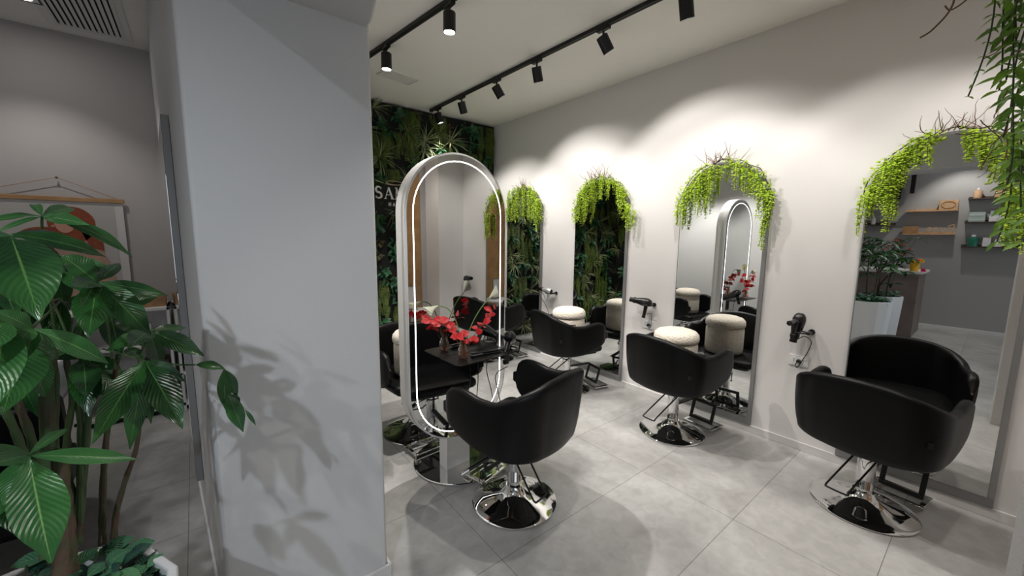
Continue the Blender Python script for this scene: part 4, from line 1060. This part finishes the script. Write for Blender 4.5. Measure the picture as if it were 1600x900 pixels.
flat([(-.045, .66), (-.070, .645), (-.050, .635)], .0114, M['skin'], 'nose')
flat(blob(-.035, .52, .06, .035), .0112, M['skin'], 'cheek')
flat(blob(.005, .70, .014, .004, 12), .013, M['hair'], 'eyebrow')

# backwash basin
bs = thing('backwash_basin', 'white ceramic backwash basin with chrome spout, behind the money tree stems', 'basin', (-.86, 3.30, 0), 0)
rows = []
for s, z in ((.05, .60), (.45, .61), (.72, .66), (.90, .76), (1.0, .885), (1.0, .905), (.965, .915), (.93, .905), (.86, .82), (.66, .73), (.3, .70), (.05, .70)):
    rows.append([Vector((.30 * s * math.copysign(abs(math.cos(a)) ** .8, math.cos(a)), .34 * s * math.copysign(abs(math.sin(a)) ** .8, math.sin(a)), z + .06 * max(0, math.sin(a)) * (1 if z > .8 else 0))) for a in [2 * PI * k / 40 for k in range(40)]])
MB().grid(rows, close_v=True).build('bowl', M['ceramic'], bs, ang=60)
MB().box(-.13, .13, -.10, .24, .0, .63).build('pedestal', M['plastic'], bs, bevel=.02)
MB().box(-.28, .28, -.80, -.18, .28, .46).build('recliner_seat', M['leather'], bs, bevel=.04)
MB().box(-.26, .26, -.24, -.12, .40, .80, Matrix.Rotation(.18, 4, 'X')).build('recliner_back', M['leather'], bs, bevel=.03)
sp = MB().tube([(.16, .20, .90), (.16, .20, .965)] + [(.16 - 0.0, .20 - .055 + .055 * math.cos(a), .965 + .055 * math.sin(a)) for a in [PI * k / 8 for k in range(1, 9)]] + [(.16, .09, .94)], .010, 10)
sp.build('spout', M['chrome'], bs)
MB().lathe([(.001, 0), (.02, 0), (.018, .03), (.001, .034)], 16, Matrix.Translation((.07, .24, .93))).build('tap_lever', M['chrome'], bs)

# white shelving cabinet in the corner
cb = thing('shelf_cabinet', 'open white shelving cabinet in the corner below the poster wall', 'cabinet', (0, 0, 0))
X0, X1, Y0, Y1 = -.86, -.215, 4.50, YB - .002
for z0, z1, nm in ((.935, .96, 'top_board'), (.62, .64, 'shelf'), (.33, .35, 'shelf'), (.045, .075, 'bottom_board')):
    MB().box(X0, X1, Y0, Y1, z0, z1).build(nm, M['white'], cb, bevel=.002)
for x in (X0, X1 - .02): MB().box(x, x + .02, Y0, Y1, .0, .96).build('side_panel', M['white'], cb, bevel=.002)
MB().box(X0 + .02, X1 - .02, Y1 - .012, Y1, .07, .94).build('back_panel', M['white'], cb)
MB().box(X0 + .02, X1 - .02, Y0 + .04, Y0 + .05, .0, .045).build('plinth', M['black'], cb)
def crate(loc, sx, sy, sz, label, m='wood', handle=True):
    t = thing('wooden_box', label, 'box', loc, 0)
    b = MB().box(-sx, sx, -sy, -sy + .012, 0, sz).box(-sx, sx, sy - .012, sy, 0, sz).box(-sx, -sx + .012, -sy + .012, sy - .012, 0, sz).box(sx - .012, sx, -sy + .012, sy - .012, 0, sz).box(-sx + .012, sx - .012, -sy + .012, sy - .012, 0, .01)
    b.build('body', M[m], t, bevel=.002)
    if handle: MB().tube([(-sx * .2 + .05 * math.cos(a) + .03, 0, sz - .005 + .05 * math.sin(a)) for a in [PI * k / 10 for k in range(11)]], .004, 6).build('handle', M['black'], t)
    return t
crate((-.325, 4.66, .961), .09, .085, .095, 'wooden box with a black loop handle on the corner cabinet')
crate((-.50, 4.66, .961), .065, .085, .080, 'smaller woven wooden box left of the handled box on the cabinet', 'woodpale', False)
crate((-.34, 4.66, .351), .085, .09, .13, 'dark brown box on the lower cabinet shelf', 'wooddark', False)
def tagmesh(b, name, m, label, cat, group=None, **k):
    o = b.build(name, m, **k); return tag(o, label, cat, group)
bk = thing('display_block', 'small black-faced white box on the upper cabinet shelf', 'box', (-.40, 4.64, .641))
MB().box(-.05, .05, -.05, .05, 0, .17).build('body', M['ceramic'], bk, bevel=.004)
MB().box(-.03, .03, -.053, -.049, .09, .15).build('panel', M['black'], bk)
for k, (c, lb) in enumerate((((.62, .62, .60), 'white magazine'), ((.60, .18, .05), 'orange magazine'), ((.04, .30, .42), 'blue magazine'))):
    m = mat('magazine_%d' % k, c, .4)
    tagmesh(MB().box(-.12 + .006 * k, .11, -.14, .14, 0, .028), 'magazine', m, lb + ' in the flat pile on the bottom cabinet board', 'magazine', 'magazines on the cabinet', loc=(-.40, 4.68, .0765 + k * .0295), bevel=.002)
# tall mirror on the flank of the dividing wall
ang = math.atan2(.19, YB - 1.65)
smr = thing('side_wall_mirror', 'tall grey-edged mirror on the left flank of the dividing wall, seen edge-on', 'mirror', (-.0, 1.65, 0), ang)
MB().box(-.030, -.001, .88, 2.40, .30, 2.15).build('frame', M['greymetal'], smr, bevel=.002)
MB().box(-.0315, -.0302, .90, 2.38, .32, 2.13).build('glass', M['mirror'], smr, smooth=False)

# ---------------------------------------------------------------- seen in the mirrors: reception desk, shelves, flowers
dk = thing('reception_desk', 'brown reception desk end reflected in the nearest wall mirror', 'desk', (0, 0, 0))
MB().box(-3.10, -2.22, .80, 1.62, 0, 1.06).build('body', M['deskbrown'], dk, bevel=.004)
MB().box(-3.13, -2.19, .76, 1.66, 1.06, 1.10).build('counter_top', M['white'], dk, bevel=.003)
MB().box(-2.40, -2.215, 1.18, 1.215, 1.10, 1.32).build('glass_screen', M['acrylic'], dk)
def wshelf(y0, y1, z, label, m='wooddark', d=.14, th=.022):
    t = thing('wall_shelf', label, 'shelf', (XL, (y0 + y1) / 2, z), 0, 'floating shelves on the wall behind the desk')
    h = (y1 - y0) / 2
    MB().box(0, d, -h, h, -th, 0).build('board', M[m], t, bevel=.002)
    MB().box(0, .012, -h, h, 0, .03).build('back_lip', M[m], t)
    return z
wshelf(.555, 1.22, 2.155, 'upper pale wooden floating shelf with a carved box', 'woodpale')
wshelf(.555, 1.22, 1.735, 'lower pale wooden floating shelf with wooden letters', 'woodpale')
wshelf(-.30, .46, 2.335, 'highest dark floating shelf, with pale bottles')
wshelf(-.30, .46, 1.935, 'middle dark floating shelf, with green boxes')
wshelf(-.30, .46, 1.515, 'lowest dark floating shelf, with a green bottle')
wshelf(1.34, 1.95, 1.915, 'dark floating shelf above the plants, with small bottles')
def bottle(y, z, r, h, m, label, x=.075, cap='white', box=False):
    t = thing('product_box' if box else 'product_bottle', label, 'box' if box else 'bottle', (XL + x, y, z + .001), 0, 'products on the floating shelves')
    if box:
        MB().box(-r * .6, r * .6, -r, r, 0, h).build('body', m, t, bevel=.003)
        MB().box(r * .6, r * .6 + .001, -r * .9, r * .9, h * .45, h * .55).build('band', M['white'], t)
    else:
        MB().lathe([(.001, 0), (r, 0), (r, h * .68), (r * .85, h * .76), (r * .35, h * .80), (r * .35, h * .84), (.001, h * .84)], 20, cap=False).build('body', m, t, ang=40)
        MB().lathe([(.001, h * .82), (r * .42, h * .82), (r * .40, h), (.001, h)], 16, cap=False).build('cap', M[cap], t)
mg = M['palegreen']; wh = M['white']
for y, r, h, m, lb, bx in ((.36, .05, .17, M['woodpale'], 'pinkish bottle at the left end of the highest shelf', 0), (.12, .06, .14, M['woodpale'], 'tan box on the highest shelf', 1), (-.0, .04, .19, M['woodpale'], 'tall tan bottle on the highest shelf', 0), (-.15, .04, .16, M['woodpale'], 'tan bottle at the right end of the highest shelf', 0)):
    bottle(y, 2.335, r, h, m, lb, box=bx)
bottle(.33, 1.935, .095, .085, mg, 'lower pale green box of the left stack on the middle shelf', box=True)
bottle(.33, 2.022, .09, .075, mg, 'upper pale green box of the left stack on the middle shelf', box=True)
bottle(.11, 1.935, .085, .10, wh, 'white box under the tilted green one on the middle shelf', box=True)
bottle(.11, 2.037, .08, .075, mg, 'pale green box on top of the white one on the middle shelf', box=True)
bottle(-.06, 1.935, .042, .16, mg, 'pale green bottle right of the boxes on the middle shelf')
bottle(.33, 1.515, .062, .20, M['darkgreen'], 'dark green bottle with a white cap on the lowest shelf')
bottle(.18, 1.515, .045, .15, wh, 'pale square box on the lowest shelf', box=True)
bottle(.05, 1.515, .045, .16, wh, 'white squat bottle on the lowest shelf')
bottle(-.06, 1.515, .024, .09, wh, 'smallest white bottle on the lowest shelf')
bottle(-.18, 1.515, .04, .07, M['soil'], 'small dark pot at the right end of the lowest shelf')
for y, h, lb in ((1.82, .14, 'small white bottle left on the shelf above the plants'), (1.66, .16, 'white bottle in the middle of the shelf above the plants'), (1.48, .12, 'brown bottle right on the shelf above the plants')):
    bottle(y, 1.915, .035, h, wh if y > 1.5 else M['wooddark'], lb)
# carved box and the wooden word on the two pale shelves
t = thing('carved_wooden_box', 'carved pale wooden box at the end of the upper pale shelf', 'box', (XL + .08, .68, 2.156))
MB().box(-.04, .04, -.115, .115, 0, .17).build('body', M['woodpale'], t, bevel=.003)
MB().tube([(.043, .085 * math.cos(2 * PI * k / 20), .085 + .06 * math.sin(2 * PI * k / 20)) for k in range(20)], .006, 6, True).build('carving', M['wood'], t)
t = thing('wooden_block', 'plain brown wooden block beside the wooden letters on the lower pale shelf', 'box', (XL + .07, 1.12, 1.736))
MB().box(-.03, .03, -.10, .10, 0, .13).build('body', M['wood'], t, bevel=.003)
def wletter(segs, y, z, label):
    b = MB()
    for s in segs: b.tube(catmull([(0, -p[0], p[1]) for p in s], 4) if len(s) > 2 else [(0, -p[0], p[1]) for p in s], .0095, 6)
    tagmesh(b, 'wooden_letter', M['woodpale'], label, 'letter', 'wooden letters on the lower pale shelf', loc=(XL + .11, y, z))
def ar(cx, cz, rx, rz, a0, a1, n=8): return [(cx + rx * math.cos(math.radians(a0 + (a1 - a0) * k / n)), cz + rz * math.sin(math.radians(a0 + (a1 - a0) * k / n))) for k in range(n + 1)]
# the wall faces +x: reading direction runs towards -y ... -> +y seen from the room
def mir(segs): return [[(-a, b) for a, b in s] for s in segs]
zt = 1.736
wletter(mir([[(0, .01), (0, .155)], ar(.0, .115, .065, .04, 90, -90)]), .575, zt, 'wooden capital letter P, first of the four letters')
wletter(mir([[(0, .10), (0, .04)] , ar(.03, .04, .03, .03, 180, 360), [(.06, .10), (.06, .01)]]), .675, zt, 'wooden letter u, second of the four letters')
wletter(mir([[(0, .10), (0, .01)], ar(.03, .07, .03, .03, 180, 60)]), .775, zt, 'wooden letter r, third of the four letters')
wletter(mir([ar(.03, .055, .032, .045, 0, 320), [(0, .055), (.06, .055)]]), .85, zt, 'wooden letter e, last of the four letters')
# black screen and post high on the far wall
t = thing('wall_screen', 'black wall-mounted screen high above the plants, seen in the near mirror', 'screen', (XL, 1.62, 2.55))
MB().box(.0, .05, -.30, .30, -.16, .15).build('body', M['plastic'], t, bevel=.004); MB().box(.05, .16, -.29, .29, -.20, -.17).build('sound_bar', M['black'], t, bevel=.004)
t = thing('ceiling_post', 'narrow black post hanging from the ceiling near the far wall', 'post', (XL + .15, 1.16, 0))
MB().box(-.03, .03, -.03, .03, 2.47, ZC).build('post', M['black'], t, bevel=.002)
# bouquet and wrapped pot on the desk
bq = thing('flower_bouquet', 'bouquet of orange lilies and red flowers on the reception desk', 'bouquet', (-2.42, 1.16, 1.10)); R = random.Random(3)
MB().lathe([(.001, 0), (.05, 0), (.065, .10), (.045, .18), (.055, .2), (.05, .2), (.04, .18), (.001, .02)], 24, cap=False).build('vase', M['acrylic'], bq)
gl, ol, rl = MB(), MB(), MB()
for k in range(34):
    a = R.uniform(0, 2 * PI); r = R.uniform(.03, .2); z = R.uniform(.24, .5); top = Vector((r * math.cos(a), r * math.sin(a), z))
    gl.tube([(0, 0, .1), (top.x * .4, top.y * .4, z * .6), top], .003, 5)
    gl.leaf(top * .8, top * .8 + Vector((.08 * math.cos(a), .08 * math.sin(a), .02)), .035, (0, 0, 1), seg=4)
    tgt = ol if k % 3 == 0 else rl if k % 3 == 1 else gl
    for q in range(6):
        a2 = q * PI / 3; dv = Vector((math.cos(a2), math.sin(a2), .6)).normalized(); tgt.leaf(top, top + dv * .06, .03, (0, 0, 1), seg=4, sag=.1)
gl.build('greenery', M['under'], bq); ol.build('orange_blooms', M['orange'], bq); rl.build('red_blooms', M['red'], bq)
yp = thing('wrapped_flower_pot', 'small plant in bright yellow wrapping on the desk corner', 'pot', (-2.32, .88, 1.10))
rows = [[Vector((r * (1 + w * math.sin(5 * a)) * math.cos(a), r * (1 + w * math.sin(5 * a)) * math.sin(a), z + w * .15 * math.cos(5 * a))) for a in [2 * PI * k / 40 for k in range(40)]] for r, z, w in ((.001, .001, 0), (.05, .001, 0), (.06, .08, .03), (.055, .12, .06), (.10, .18, .2), (.05, .13, .05), (.001, .11, 0))]
MB().grid(rows, close_v=True).build('wrapping', M['yellow'], yp, ang=60)
pb = MB()
for k in range(12):
    a = R.uniform(0, 2 * PI); p = Vector((.04 * math.cos(a), .04 * math.sin(a), .15)); pb.leaf(p, p + Vector((.05 * math.cos(a), .05 * math.sin(a), .05)), .04, (0, 0, 1), seg=4, sag=.1)
pb.build('red_blooms', M['red'], yp)
tg = tagmesh(MB().leaf((0, 0, 0), (.0, -.07, .02), .05, (1, 0, .3), seg=6).leaf((0, 0, .01), (.02, -.05, .05), .04, (1, 0, .3), seg=6), 'pink_petals', M['pink'], 'pink blossom lying by the yellow wrapped pot', 'flower', loc=(-2.28, .80, 1.105))

# round white counter with a clear display frame in front of the wooden door
ct = thing('round_table', 'low round white table in front of the wooden door, seen in reflection', 'table', (2.66, -.80, 0))
MB().lathe([(.001, .485), (.24, .485), (.25, .492), (.25, .508), (.245, .515), (.001, .515)], 48, cap=False).build('table_top', M['white'], ct, ang=30)
MB().lathe([(.17, 0), (.17, .012), (.03, .02), (.03, .485)], 32).build('column', M['white'], ct, ang=30)
fr = thing('display_stand', 'clear upright display frame on the low round white table', 'stand', (2.66, -.84, .5155), .15)
MB().box(-.09, .09, -.05, .05, 0, .012).build('foot', M['acrylic'], fr, bevel=.002)
q = MB().box(-.09, .09, -.006, .006, .012, .024).box(-.09, .09, -.006, .006, .34, .352).box(-.09, -.078, -.006, .006, .024, .34).box(.078, .09, -.006, .006, .024, .34)
q.build('rim', M['greymetal'], fr, bevel=.001); MB().box(-.078, .078, -.003, .003, .024, .34).build('card', M['paper'], fr)
